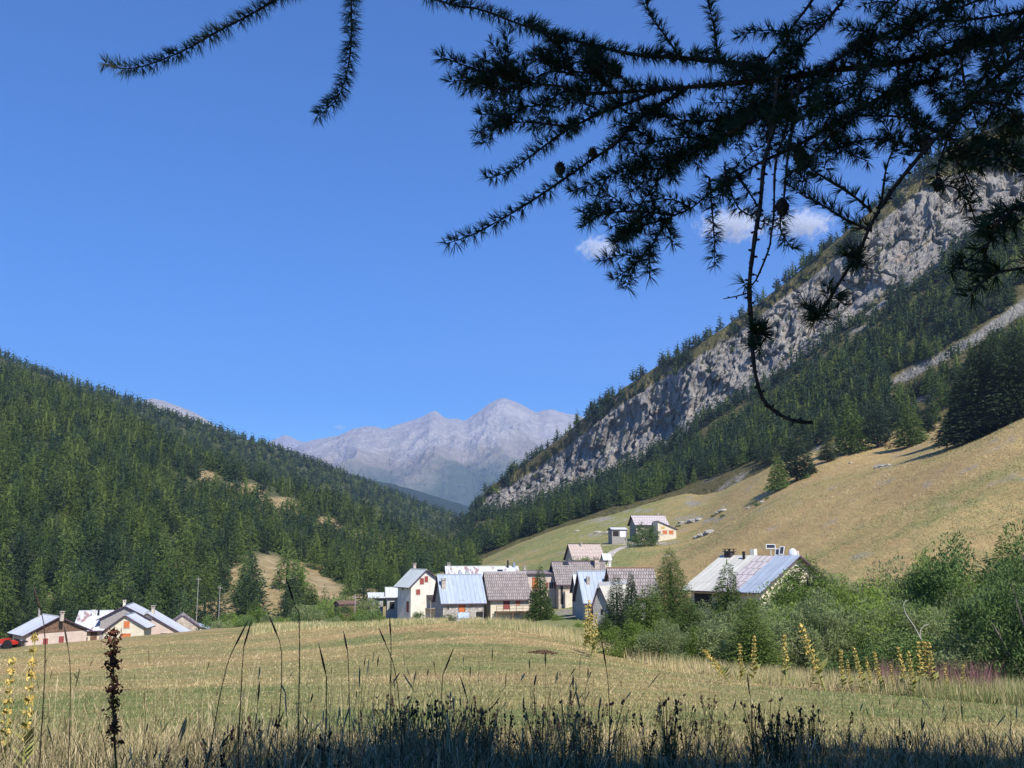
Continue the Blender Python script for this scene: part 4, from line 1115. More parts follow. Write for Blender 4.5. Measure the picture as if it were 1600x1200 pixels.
V = House("plain grey gable barn with weathered slab roof", 'g', 261, 306, 1000, 980, 963, 176, .3, 6, M_tanst, M_slab, .4, name="barn", cat="barn"); V.window('f', 2.2, 0, .6, .6, M_dark, closed=True); V.ridgecap(M_greyw2)
V = House("low shed with blue metal roof at the end of the farm row", 'g', 303, 340, 1000, 979, 978, 178, .2, 5, M_white, M_blue, .3, apex=.0, ye2=990, name="shed", cat="shed"); V.window('f', .8, -.2, .6, .6); V.chimney(1.2, 1.6, .5, .9, M_white)
V = House("open machine shed with grey roof at the picture edge", 'e', -12, 20, 1030, 1010, 1003, 118, .2, 4, M_greyw2, M_greyw2, .35, name="shed", cat="shed"); V.hole('f', .3, -.3, 1.8, 1.5, "bay")
V = House("low dark lean-to beside the pale track", 'e', 531, 556, 957, 945, 940, 178, .45, 3, M_wood, M_wood, .2, name="lean_to", cat="lean-to"); V.hole('f', .3, 0, 1.5, 1.0)

# small red tractor under the machine shed
g = P(9, 1033, 112); g[2] = float(gz(g[0], g[1]))
o = empty("tractor", g, -.3, "small red tractor parked before the open machine shed", "tractor")
M_redp = plain("red_tractor_paint", (.5, .035, .02), .12, 3, .4)
MB().hexa([(-1.2, -.4, .5), (.1, -.4, .5), (.1, .4, .5), (-1.2, .4, .5)], [(-1.15, -.33, .95), (.1, -.36, 1.1), (.1, .36, 1.1), (-1.15, .33, .95)]).build("hood", M_redp, o)
MB().box(.1, 1.0, -.5, .5, .45, .75).hexa([(.35, -.3, .75), (.9, -.3, .75), (.9, .3, .75), (.35, .3, .75)], [(.4, -.28, .9), (.85, -.28, .9), (.9, .28, .9), (.4, .28, .9)]).build("chassis", M_redp, o)
MB().tube([(-.4, 0, 1.0), (-.4, 0, 1.6)], [.03, .03], 6).build("exhaust", M_dark, o)
MB().tube([(.25, 0, 1.0), (.35, 0, 1.25)], [.02, .02], 5).tube([(.35, -.18, 1.25), (.35, .18, 1.25)], [.02, .02], 5).build("steering_wheel", M_dark, o)
for sx, rr0, yy in ((.65, .55, .55), (-.85, .34, .45)):
    for sy in (-1, 1):
        MB().tube([(sx, sy * yy, rr0 - .12), (sx, sy * (yy + .22), rr0 - .12)], [rr0, rr0], 18).build("wheel", M_dark, o)

# utility poles
for px, D, pt, lb in ((306, 208, 904, "bleached utility pole standing at the foot of the wood"), (341, 212, 917, "shorter utility pole seen against the dark trees"), (554, 176, 930, "short pole at the upper corner of the dark lean-to")):
    g = G(px, D); _, pb = proj(g); hh_ = (float(pb) - pt) * D * CP / F
    o = empty("utility_pole", g, .3, lb, "pole"); MB().tube([(0, 0, -.5), (0, 0, hh_)], [.08, .06], 8).build("shaft", M_greyw2, o)
    MB().box(-.5, .5, -.05, .05, hh_ - .5, hh_ - .4).build("crossarm", M_greyw2, o)
# pale track strips (real ribbons lying on the slope)
def ribbon(name, pts, wd, m, label):
    Q = smooth_line(np.array([G(px, D) for px, D in pts]), 1.5)
    T_ = np.gradient(Q[:, :2], axis=0); T_ /= np.linalg.norm(T_, axis=1)[:, None] + 1e-9
    N_ = np.stack([-T_[:, 1], T_[:, 0]], 1)
    rows = []
    for s_ in np.linspace(-1, 1, 5):
        jit = wd / 2 * s_ * (1 + .25 * vnoise(np.stack([Q[:, 0] / 2, Q[:, 1] / 2, 0 * Q[:, 0] + s_], 1), 3))
        xy = Q[:, :2] + N_ * jit[:, None]; rows.append(np.stack([xy[:, 0], xy[:, 1], gz(xy[:, 0], xy[:, 1]) + .1 - .06 * abs(s_)], 1))
    Vr = np.stack(rows, 1); n_, k_ = Vr.shape[:2]
    i_ = np.arange(n_ - 1)[:, None] * k_; j_ = np.arange(k_ - 1)[None]
    return tag(mk(name, Vr.reshape(-1, 3), None, np.stack([i_ + j_, i_ + j_ + 1, i_ + k_ + j_ + 1, i_ + k_ + j_], -1).reshape(-1, 4), m, smooth=True), label, kind='structure')
M_track = plain("pale_gravel_track", (.46, .40, .34), .25, 1.2, .95, bump=.4)
ribbon("path", [(930, 262), (950, 278), (968, 292), (985, 300), (1010, 306), (1040, 309)], 2.6, M_track, "pale track climbing to the upper chalet")
ribbon("path", [(918, 288), (930, 300), (945, 308), (965, 312), (990, 312)], 2.2, M_track, "upper loop of the pale track")
ribbon("path", [(488, 96), (505, 118), (522, 145), (545, 172), (575, 195)], 3.2, plain("grey_road_surface", (.36, .36, .37), .15, 1, .9), "pale grey lane rising behind the meadow edge")
# ------------------------------------------------------------------ shrubs
M_willow = leafmat("willow_leaves", (0.15, 0.19, 0.075), (0.38, 0.43, 0.19), 'rand', trans=.5)
M_bushg = leafmat("fresh_green_leaves", (0.12, 0.185, 0.035), (0.35, 0.46, 0.10), 'rand', trans=.5)
M_darkb = leafmat("dark_shrub_leaves", (0.07, 0.12, 0.035), (0.17, 0.25, 0.07), 'rand', trans=.2)
M_twig = plain("grey_twigs", (0.16, 0.135, 0.11), .25, 5, .9)
def bush_mesh(seed, n, flat=1.0, leaf=.03):
    r = np.random.default_rng(seed)
    K = 60
    d = r.normal(0, 1, (K, 3)); d[:, 2] = np.abs(d[:, 2]) * .9 + .05; d /= np.linalg.norm(d, axis=1)[:, None]
    rad = r.uniform(.35, 1.0, K) ** .6
    lob = 1 + .22 * np.sin(3 * np.arctan2(d[:, 1], d[:, 0]) + r.random() * 6) * (1 - d[:, 2])
    Cc = d * (rad * lob)[:, None] * np.array([.5, .5, .88 * flat]); Cc[:, 2] += .04
    cs = r.uniform(.07, .17, K)
    k = r.integers(0, K, n)
    o = r.normal(0, 1, (n, 3)); o /= np.linalg.norm(o, axis=1)[:, None]; rr_ = r.random(n) ** .45
    Cn = Cc[k] + o * (cs[k] * rr_)[:, None] * np.array([1, 1, 1.25])
    Cn[:, 2] = np.abs(Cn[:, 2])
    out = o * .6 + r.normal(0, .5, (n, 3)) + np.array([0, 0, .45]); out /= np.linalg.norm(out, axis=1)[:, None]
    sd_ = np.cross(out, r.normal(0, 1, (n, 3))); sd_ /= np.linalg.norm(sd_, axis=1)[:, None] + 1e-9
    s = leaf * r.uniform(.5, 1.3, n)[:, None]
    V = np.stack([Cn - out * s * .6, Cn + sd_ * s * .28, Cn + out * s, Cn - sd_ * s * .28], 1).reshape(-1, 3)
    stems = MB()
    for i in r.permutation(K)[:16]:
        a = Cc[i]; m = a * .5 + np.array([0, 0, -.06]) + r.normal(0, .02, 3)
        stems.tube([(a[0] * .08, a[1] * .08, -.05), m, a * .85, a * .98], [.012, .009, .005, .002], 4, False)
    return V, np.arange(4 * n).reshape(-1, 4), stems
bm = {}
BLM = ((1000, "against the ribbed barn"), (1045, "before the wide shingled roof"), (1090, "at the foot of the tall pointed larch"), (1130, "before the chalet porch"), (1170, "before the cream roof end"), (1210, "below the pink-panelled roof"), (1250, "below the blue roof end"), (1290, "by the lime green larch"), (1330, "just past the lime green larch"),
       (1370, "behind the first cluster of yellow spikes"), (1410, "beside the bleached forked branch"), (1450, "under the large rounded bush's shade side"), (1490, "below the large rounded bush"), (1530, "behind the pink flowers"), (1580, "past the pink flowers"), (2000, "at the picture edge"))
def blab(px, txt): return txt + " " + [t_ for a_, t_ in BLM if px < a_][0]
def bush(px, D, pyt, wfac, m, label, group=None, var=0, name="bush", n=7000, leaf=.03, sink=.2, cat="bush", cross=None):
    g = G(px, D); _, pb = proj(g); h = (max(.4, (float(pb) - pyt) * D * CP / F) if pyt > 0 else -pyt) + sink
    o = empty(name, g - np.array([0, 0, sink]), random.random() * 6.28, label, cat, group)
    key = (var, n, m.name, leaf)
    if key not in bm:
        V, F4, st = bush_mesh(500 + var, n, leaf=leaf)
        bm[key] = (mk("foliage", V, None, F4, m, o), st.build("stems", M_twig, o))
    else:
        for q0 in bm[key]:
            q = q0.copy(); COL.objects.link(q); q.parent = o
    o.scale = (h * wfac, h * wfac, h)
    return o
WG = "willow bushes of the thicket along the meadow edge"
wl = "grey-green willow bush in the thicket along the lower edge of the meadow"
top1 = lrp([(940, 985), (990, 962), (1040, 960), (1090, 968), (1140, 955), (1200, 948), (1250, 925), (1300, 915), (1350, 935), (1400, 925), (1450, 935), (1500, 920), (1550, 930), (1600, 915), (1680, 900)])
for i, px in enumerate(np.arange(1000, 1690, 33)):
    bush(px + random.uniform(-8, 8), random.uniform(47, 53), top1(px) + random.uniform(-6, 22), random.uniform(1.0, 1.5), M_willow if i % 3 else M_bushg,
         blab(px, "grey-green willow, front row of thicket," if i % 3 else "fresh green bush, front row of thicket,"), WG if i % 3 else "green bushes of the thicket along the meadow edge", i % 5, n=15000, leaf=.021)
top2 = lrp([(1080, 945), (1150, 930), (1230, 905), (1270, 885), (1330, 880), (1380, 872), (1430, 868), (1480, 872), (1540, 876), (1600, 850), (1700, 830)])
for i, px in enumerate(np.arange(1085, 1700, 36)):
    bush(px + random.uniform(-8, 8), random.uniform(57, 66), top2(px) + random.uniform(-4, 22), random.uniform(.85, 1.2), M_willow if i % 2 else M_bushg,
         blab(px, "grey-green willow, back row of thicket," if i % 2 else "fresh green bush, back row of thicket,"), ("willow" if i % 2 else "green") + " bushes in the back row of the thicket", (i + 2) % 5, n=15000, leaf=.021)
bush(1246, 72, 903, 1.2, M_bushg, "green bush hiding the gable under the blue roof end", None, 3, n=15000, leaf=.021)
bush(1272, 74, 892, 1.3, M_bushg, "broad green bush between the blue roof end and the lime green larch", None, 8, n=15000, leaf=.021)
bush(1290, 70, 893, 1.1, M_willow, "grey willow hiding the gable corner of the big chalet", None, 1, n=15000, leaf=.021)
bush(1510, 56, 843, .95, M_darkb, "large rounded dark green bush standing above the willow thicket", None, 7, n=22000, leaf=.019)
bush(1478, 60, 868, .8, M_bushg, "rounded green bush leaning on the large dark one", None, 8, n=15000, leaf=.021)
bush(1590, 44, 868, .9, M_darkb, "dark bush at the picture edge in front of the thicket", None, 9, n=20000, leaf=.018)
bush(1630, 40, 830, .9, M_darkb, "tall dark bush cut by the picture edge", None, 7, n=20000, leaf=.018)
bush(1430, 43, 985, 1.6, M_darkb, "low dark bush under the bleached forked branch", None, 8)
bush(1340, 42, 1000, 1.6, M_darkb, "low dark bush behind the yellow stalks", None, 9)
bush(1520, 41, 985, 1.6, M_willow, "low willow bush behind the pink flowers", None, 2)
# young conifers in the thicket
for kind, px, D, pt, wv, va, nn, lb in (
    ('larch', 1141, 66, 872, 1.3, 31, 16000, "young larch with a bare pointed leader in front of the cream roof"), ('larch', 1268, 62, 862, 2.3, 41, 16000, "lime green larch at the corner of the blue roof"),
    ('larch', 1178, 46, 925, 1.5, 42, 14000, "small yellowish larch in front of the thicket"), ('pine', 965, 72, 893, .95, 43, 16000, "narrow pine with pale upright candles beside the ribbed barn roof"),
    ('spruce', 988, 80, 886, 1.1, 44, 16000, "spruce with a reddish leader in front of the wide shingled roof"), ('larch', 1013, 66, 905, 1.7, 42, 16000, "light green larch before the wide shingled roof"),
    ('larch', 1080, 62, 930, 1.7, 41, 14000, "green larch sapling at the foot of the tall pointed larch"), ('larch', 1042, 58, 950, 1.8, 31, 14000, "bushy larch sapling in front of the tall pointed larch"),
    ('larch', 945, 56, 950, 1.6, 41, 6000, "bushy young larch against the barn wall"), ('pine', 1112, 54, 955, 1.4, 43, 6000, "young pine before the chalet porch"), ('larch', 1225, 70, 905, 1.5, 42, 14000, "feathery larch covering the pink-panelled roof edge"),
    ('larch', 1320, 50, 935, 1.6, 31, 14000, "green larch sapling amid grey willows"), ('larch', 1590, 62, 822, 1.4, 41, 16000, "dark larch rising at the right edge above the willows"),
    ('pine', 1555, 70, 862, 1.3, 43, 6000, "pine between the willows and the tan hill")):
    gt(kind + "_tree", kind, px, 0, D, pt, lb, wv, va, nn)
# bushes elsewhere
for px, D, pt, wf, m, lb, var in (
    (545, 118, 945, 2.2, M_bushg, "dense green bush at the end of the pale lane", 1), (578, 112, 952, 1.9, M_darkb, "dark bush between the pale lane and the hamlet", 2), (522, 114, 962, 2.0, M_willow, "low willow beside the pale lane", 3),
    (652, 140, 953, 1.2, M_darkb, "small shrub before the white gabled house", 4), (703, 150, 957, 1.5, M_willow, "grey shrub at the corner of the stone cottage", 0), (600, 132, 962, 1.6, M_bushg, "shrub below the low cottage", 1),
    (1008, 296, 817, 1.5, M_darkb, "round dark bush in front of the upper chalet", 7), (905, 120, 972, 2.5, M_bushg, "low green shrub on the lawn below the arched annexe", 3), (880, 115, 975, 2.2, M_willow, "grey-green shrub on the lawn by the columnar conifer", 4),
    (872, 168, 958, 1.5, M_bushg, "small shrub by the paved yard", 0), (918, 246, 866, 1.8, M_willow, "thin shrub in front of the peach roof", 2)):
    bush(px, D, pt, wf, m, lb, None, var, n=5000, leaf=.035)
k_ = 0
for px, D, pt, wf in ((345, 160, 962, 1.5), (365, 165, 958, 1.5), (385, 158, 955, 1.3), (420, 170, 955, 1.5), (440, 162, 958, 1.6), (465, 175, 950, 1.4), (490, 180, 940, 1.4), (510, 185, 930, 1.5), (530, 200, 925, 1.5), (570, 215, 925, 1.4), (360, 190, 948, 1.4), (330, 175, 955, 1.2), (478, 200, 938, 1.6), (402, 186, 945, 1.4)):
    bush(px, D, pt + 4, wf, (M_willow, M_bushg, M_darkb)[k_ % 3], ("grey willow", "green bush", "dark bush")[k_ % 3] + " in the scrub between the farm row and the pale lane", ("willows", "green bushes", "dark bushes")[k_ % 3] + " between farm and lane", k_ % 5, n=3000, leaf=.045); k_ += 1
k_ = 0
for px, D, h in ((425, 292, 894), (440, 290, 897), (500, 290, 903), (520, 285, 905), (1225, 296, 735), (1200, 290, 742), (1185, 286, 747), (1262, 298, 728), (1115, 330, 777), (1060, 345, 782), (975, 350, 797), (1130, 318, 780), (1180, 300, 752)):
    bush(px, D, -random.uniform(.7, 1.4), 2.2, M_darkb, "low dark shrub on the turf below the wood" if px > 800 else "low dark shrub on the bare clearing", "low shrubs on the turf" if px > 800 else "low shrubs on the clearing", k_ % 3, n=900, leaf=.08); k_ += 1
# boulders on the slopes
def boulder(px, D, w_, label, group, seed):
    g = G(px, D); r = np.random.default_rng(seed)
    u = np.linspace(0, np.pi, 9); v = np.arange(14) / 14 * 2 * np.pi
    U, Vv = np.meshgrid(u, v, indexing='ij'); S = np.stack([np.sin(U) * np.cos(Vv), np.sin(U) * np.sin(Vv), np.cos(U)], -1)
    S = S * (1 + .35 * fbm(S * 1.6 + seed, 3, seed))[..., None] * np.array([w_, w_ * .8, w_ * .36]) * .75
    i_ = np.arange(8)[:, None] * 14; j_ = np.arange(14)[None]
    F4 = np.stack([i_ + j_, i_ + 14 + j_, i_ + 14 + (j_ + 1) % 14, i_ + (j_ + 1) % 14], -1).reshape(-1, 4)
    o = mk("boulder", S.reshape(-1, 3), None, F4, M_boulder); o.location = tuple(g + np.array([0, 0, -w_ * .04])); o.rotation_euler = (0, 0, r.random() * 6)
    return tag(o, label, "boulder", group)
M_boulder = plain("pale_limestone_boulder", (.36, .33, .28), .3, 1.2, .95, bump=.6)
for i, (px, D, w_) in enumerate(((1085, 345, 3.6), (1078, 346, 2.2), (1093, 343, 2.6), (1065, 352, 2.0), (950, 366, 3.0), (960, 362, 2.2), (935, 370, 2.2), (1100, 302, 3.0), (1110, 300, 3.4), (1090, 304, 2.4), (1130, 330, 2.6), (1122, 334, 2.0), (1380, 262, 2.2), (1372, 264, 1.6), (1388, 260, 1.6), (1192, 290, 1.6), (1330, 300, 1.2), (1000, 360, 1.6), (902, 385, 1.8), (1495, 262, 1.2), (1170, 300, 1.2))):
    boulder(px, D, w_, "pale limestone boulder on the grassy slope below the wood", "limestone boulders on the slope", i)
for i in range(26):
    px = random.uniform(305, 560); boulder(px, random.uniform(235, 290), random.uniform(.4, 1.3), "pale stone lying on the bare brown clearing", "stones on the bare clearing", 40 + i)
g = G(845, 41); r_ = np.random.default_rng(4); mb = MB()
for i in range(220):
    a_ = r_.random() * 6.28; q_ = r_.random() ** .6; c_ = np.array([math.cos(a_) * q_ * .55, math.sin(a_) * q_ * .3, .02 + .13 * (1 - q_) * r_.random()]); d_ = r_.normal(0, 1, 3) * [.10, .08, .03]
    mb.tube([c_ - d_, c_ + d_], [.012, .006], 4, False)
o = mb.build("brush_heap", plain("brown_dead_stems", (.14, .085, .05), .3, 20)); o.location = tuple(g); tag(o, "small heap of brown dead stems lying on the mown meadow", "brush heap")
# bleached forked branch in the thicket
o = empty("dead_branch", G(1440, 43), 0, "bleached curved branch sticking out of the dark bushes", "dead branch")
g = G(1440, 43)
for nm, pl_, rr0 in (("limb", [(1440, 1000), (1428, 978), (1415, 958), (1412, 943), (1418, 938)], .02), ("limb", [(1438, 995), (1438, 985), (1444, 978), (1452, 975)], .016)):
    Q = smooth_line(P([a for a, b in pl_], [b for a, b in pl_], 42.0), .1) - g
    MB().tube(Q, np.linspace(rr0, .008, len(Q)), 6).build(nm, plain("bleached_wood", (.55, .50, .44), .1, 4), o, True)

# ------------------------------------------------------------------ meadow grass
def blades(n, D0, D1, a0, a1, hfun, wfun, seed, mask=None, lean=.5, power=1.0):
    r = np.random.default_rng(seed)
    u = r.random(n)
    D = (D0 ** -power + u * (D1 ** -power - D0 ** -power)) ** (-1 / power)
    a = r.uniform(a0, a1, n); x = a * D; z = gz(x, D)
    if mask is not None:
        k = r.random(n) < mask(x, D, z); x, D, z = x[k], D[k], z[k]; n = len(x)
    g = cover(x, D, z); h = hfun(x, D, r) ; w_ = wfun(D)
    th_ = r.random(n) * 6.283; dx = np.cos(th_); dy = np.sin(th_)
    ln = r.random(n) * lean * h
    B = np.stack([x, D, z - .01], 1); sdv = np.stack([-dy, dx, 0 * dx], 1) * (w_ / 2)[:, None]
    la = r.random(n) * 6.283
    T1 = B + np.stack([np.cos(la) * ln, np.sin(la) * ln, h], 1)
    V = np.stack([B - sdv, B + sdv, T1], 1).reshape(-1, 3)
    tint = np.clip(1 - g + r.normal(0, .30, n), 0, 1)
    return V, np.arange(3 * n).reshape(-1, 3), np.repeat(tint, 3)
t = NT("grass_blades"); f = t.attr('tint')
t.col(t.ramp(f, [(0.0, (.09, .15, .03)), (0.35, (.23, .25, .09)), (0.65, (.44, .36, .18)), (1.0, (.66, .52, .28))]))
t.b.inputs['Roughness'].default_value = .7
M_blade = t.m
A_ = .56
V1 = blades(330000, 3.2, 95, -A_, A_, lambda x, D, r: (.02 + .04 * r.random(len(D))) * (1 + D / 70), lambda D: .004 + D * .0005, 1, power=.55, lean=1.4)
tag(mk("grass", V1[0], V1[1], None, M_blade, attrs={'tint': V1[2]}), "short mown grass stubble covering the meadow", None, kind='stuff')
# taller uncut strip at the far edges of the meadow
def strip(x, y, z):
    px, py = proj(np.stack([x, y, z], -1))
    a = (px > 1000) & (y > 30 + 0 * px) & (y < 50)
    edge = lrp([(700, 95), (760, 80), (830, 66), (900, 56), (1000, 44), (1100, 38), (1200, 34), (1350, 30), (1600, 26), (1800, 24)])(px)
    b = (px > 720) & (y > edge) & (y < edge * 1.0 + np.where(px > 1000, 16, 60))
    return (b & ~((px > 830) & (px < 925) & (y > 85))) * 1.0
V2 = blades(300000, 24, 150, -.06, .56, lambda x, D, r: .12 + .6 * r.random(len(D)) ** 3, lambda D: .005 + D * .0004, 2, mask=strip, power=.8)
V2[2][:] = np.clip(V2[2] * .8 + .12, 0, 1)
tag(mk("grass", V2[0], V2[1], None, M_blade, attrs={'tint': V2[2]}), "tall uncut straw-coloured grass along the thicket and the hamlet", None, kind='stuff')
def strip3(x, y, z):
    px, py = proj(np.stack([x, y, z], -1)); return ((px > 395) & (px < 700) & (y > 88)) * .8
V4 = blades(60000, 60, 150, -.28, 0, lambda x, D, r: .2 + .4 * r.random(len(D)) ** 2, lambda D: .01 + D * .0004, 12, mask=strip3, power=.8)
tag(mk("grass", V4[0], V4[1], None, M_blade, attrs={'tint': V4[2]}), "dry grass fringe on the crest of the meadow", None, kind='stuff')
# tan hill tussocks
def hillm(x, y, z):
    px, py = proj(np.stack([x, y, z], -1)); return ((px > 900) & (y > 95)) * np.clip(.5 + 1.6 * fbm(np.stack([x / 10, y / 5, z * 0], -1), 3, 19), .05, 1)
V3 = blades(150000, 95, 420, -.05, .56, lambda x, D, r: .08 + .22 * r.random(len(D)) ** 2, lambda D: .03 + D * .0007, 3, mask=hillm, power=.3, lean=1.6)
_n = np.repeat(fbm(V3[0][::3] / np.array([14., 7., 30.]), 4, 88), 3)
V3[2][:] = np.clip(V3[2] * .55 + .12 + .5 * _n, 0, .9)
tag(mk("grass", V3[0], V3[1], None, M_blade, attrs={'tint': V3[2]}), "dry tussocks covering the tan hill", None, kind='stuff')

# ------------------------------------------------------------------ front weeds
def stalk_set(n, a0, a1, D0, D1, h0, h1, seed, wd=.0026, head=.45):
    """tall thin grass stems with seed heads, one mesh"""
    r = np.random.default_rng(seed); mb = MB(); tint = []
    for i in range(n):
        D = r.uniform(D0, D1); a = r.uniform(a0, a1) ; x = a * D; z = float(gz(x, D)); h = r.uniform(h0, h1)
        la = r.random() * 6.283; ln = r.random() ** 1.5 * .45 * h
        p0 = np.array([x, D, z - .02]); d = np.array([math.cos(la) * ln, math.sin(la) * ln, 0])
        Q = np.array([p0, p0 + d * .15 + [0, 0, h * .4], p0 + d * .5 + [0, 0, h * .75], p0 + d + [0, 0, h]])
        n0 = mb.n; mb.tube(Q, [wd, wd * .8, wd * .55, wd * .3], 3, False)
        for s_ in range(r.integers(2, 5)):        # narrow leaves along the stem
            tq = r.uniform(.05, .6); b = p0 + d * tq * tq + [0, 0, h * tq]; la2 = r.random() * 6.283; L = r.uniform(.10, .28)
            dv_ = np.array([math.cos(la2), math.sin(la2), r.uniform(.3, 1.4)]) * L; sv = np.array([-math.sin(la2), math.cos(la2), 0]) * wd * .9
            mm_ = b + dv_ * .55 + [0, 0, .02]
            mb.add([b - sv, b + sv, mm_ - sv * .9, mm_ + sv * .9, b + dv_ + [0, 0, -.03]], [(2, 3, 4)], [(0, 1, 3, 2)])
        if r.random() < head:
            tp = Q[-1]; up = (Q[-1] - Q[-2]); up /= np.linalg.norm(up); L = r.uniform(.035, .11); kq = r.uniform(.8, 1.7)
            mb.tube([tp - up * L * .2, tp + up * L * .3, tp + up * L * .7, tp + up * L], [wd * .6, wd * 1.5 * kq, wd * 1.2 * kq, wd * .3], 5, False)
        tint += [r.random()] * (mb.n - n0)
    return mb, tint
t = NT("dry_stem"); t.col(t.ramp(t.attr('tint'), [(0, (.045, .055, .02)), (.35, (.17, .14, .07)), (.7, (.36, .29, .15)), (1, (.55, .45, .27))])); M_stem = t.m
def build_stalks(label, *a, **k):
    mb, ti = stalk_set(*a, **k)
    return tag(mb.build("tall_grass", M_stem, attrs={'tint': ti}), label, None, kind='stuff')
build_stalks("thin seeding grasses standing in the front of the meadow", 420, -.56, .10, 4.2, 9.5, .35, .95, 21)
build_stalks("thin seeding grasses at the shaded front edge", 170, -.1, .56, 5.5, 10.5, .25, .62, 22)
build_stalks("tangled low grasses at the sunny front corner", 3200, -.56, -.02, 4.5, 10, .15, .5, 23, wd=.0028, head=.25)
build_stalks("short seeding grasses scattered farther into the meadow", 420, -.56, .56, 9, 26, .25, .6, 24, wd=.0035)
build_stalks("low grasses in the tree's shade", 2200, -.1, .56, 6.5, 11.5, .08, .26, 25, wd=.0028, head=.25)

M_weed = leafmat("weed_leaves", (.03, .05, .018), (.075, .10, .035), 'rand', trans=.2)
M_weedb = plain("weed_seed_heads", (.06, .035, .025), .3, 30)
def weed_proto(seed, kind):
    r = np.random.default_rng(seed); lf = MB(); st = MB(); hd = MB()
    for s_ in range(r.integers(3, 6)):
        la = r.random() * 6.283; ln = r.uniform(.05, .35); tp = np.array([math.cos(la) * ln, math.sin(la) * ln, r.uniform(.65, 1.0)])
        Q = np.array([[0, 0, -.05], tp * [.3, .3, .4], tp * [.7, .7, .75], tp]); st.tube(Q, [.012, .01, .007, .004], 4, False)
        for q in range(30):
            tq = r.uniform(.1, .98); b = tp * np.array([tq ** 1.3, tq ** 1.3, tq]); l2 = r.random() * 6.283; L = r.uniform(.05, .12) * (1.15 - .6 * tq)
            dv_ = np.array([math.cos(l2), math.sin(l2), r.uniform(.1, .9)]) * L; sv = np.array([-math.sin(l2), math.cos(l2), 0]) * L * .12
            lf.add([b, b + dv_ * .5 + sv, b + dv_ - [0, 0, .02], b + dv_ * .5 - sv], None, [(0, 1, 2, 3)])
        for q in range(3 if kind else 9):
            c_ = tp + r.normal(0, .018, 3) - [0, 0, r.uniform(0, .25 if not kind else .04)]; rr_ = r.uniform(.012, .026)
            hd.tube([c_ - [0, 0, rr_], c_, c_ + [0, 0, rr_ * 1.3]], [rr_ * .3, rr_, rr_ * .2], 5, False)
    return lf, st, hd
wp = {}
def weed(x, D, h, label, group, var):
    z = float(gz(x, D)); o = empty("weed", (x, D, z - .01), random.random() * 6.28, label, "weed", group)
    if var not in wp:
        lf, st, hd = weed_proto(700 + var, var % 2)
        wp[var] = (lf.build("leaves", M_weed, o), st.build("stem", M_weed, o), hd.build("seed_head", M_weedb, o))
    else:
        for q0 in wp[var]:
            q = q0.copy(); COL.objects.link(q); q.parent = o
    o.scale = (h * .9, h * .9, h); return o
WLM = ((90, "beside the nearest yellow spike"), (160, "before the boarded-gable farmhouse"), (240, "around the brown dock plant"), (340, "before the end of the farm row"), (470, "under the bare clearing"), (560, "under the pale lane"), (620, "under the low pale-roofed cottage"), (690, "under the white gabled house"), (760, "under the blue-roofed stone cottage"),
       (830, "under the balcony cottage"), (900, "under the arched annexe"), (960, "under the ribbed barn"), (1040, "under the wide shingled roof"), (1120, "under the chalet porch"), (1200, "under the pink-panelled roof"), (1300, "under the satellite dish"), (2000, "below the pink flowers"))
def wlab(px): return [t_ for a_, t_ in WLM if px < a_][0]
r = np.random.default_rng(31)
for i in range(150):
    px = (620, 665, 735, 752, 845, 860, 955, 1035, 1050, 1160, 1185, 1240, 905, 700)[r.integers(14)] + r.normal(0, 17) if i % 4 else r.uniform(250, 1500)
    D = r.uniform(8.5, 11.5) if px > 560 else r.uniform(5.5, 8.5)
    weed((px - 800) / F * D, D, r.uniform(.22, .6) if px > 560 else r.uniform(.35, .65), "dark-headed leafy weed on the shade line, " + wlab(px) if px > 560 else "dark leafy weed among the front grasses, " + wlab(px),
         ("weeds on the shade line " if px > 560 else "weeds among the front grasses ") + wlab(px), i % 6)
# big brown dock plant and other single stalks
M_dock = plain("rust_brown_dock_seeds", (.13, .05, .03), .35, 40, .9)
M_dockl = plain("drab_green_dock_leaf", (.09, .10, .035), .3, 12, .8)
def at_px(px, py, D): return P(px, py, D)
D0 = 4.6; g = at_px(197, 1290, D0); g[2] = float(gz(g[0], g[1])); top = at_px(178, 992, D0)
o = empty("dock_plant", g, 0, "tall brown seeding dock rising before the cream gabled cottage", "dock plant")
Q = smooth_line(np.array([[0, 0, -.05], (top - g) * [.4, .4, .35] + [.01, 0, 0], (top - g) * [.8, .8, .7], top - g]), .05)
MB().tube(Q, np.linspace(.008, .003, len(Q)), 6).build("stem", M_dockl, o, True)
r = np.random.default_rng(8)
for c0, c1, nn in ((.62, .70, 60), (.74, .80, 70), (.82, .9, 90), (.92, 1.0, 60)):
    mb = MB()
    for i in range(nn * 3):
        q = Q[min(len(Q) - 1, int(r.uniform(c0, c1) * len(Q)))]; c_ = q + r.normal(0, 1, 3) * [.015, .015, .015]; s_ = r.uniform(.003, .007)
        d1 = r.normal(0, 1, 3) * s_; d2 = r.normal(0, 1, 3) * s_
        mb.add([c_ - d1, c_ - d2, c_ + d1, c_ + d2], None, [(0, 1, 2, 3)])
    mb.build("seed_head", M_dock, o)
mb = MB()
for i in range(12):
    q = Q[int(r.uniform(.15, .8) * len(Q))]; l2 = r.random() * 6.283; L = r.uniform(.08, .22); dv_ = np.array([math.cos(l2), math.sin(l2), r.uniform(-.3, .8)]) * L; sv = np.array([-math.sin(l2), math.cos(l2), 0]) * L * .16
    mb.add([q, q + dv_ * .5 + sv, q + dv_, q + dv_ * .5 - sv], None, [(0, 1, 2, 3)])
mb.build("leaves", M_dockl, o)
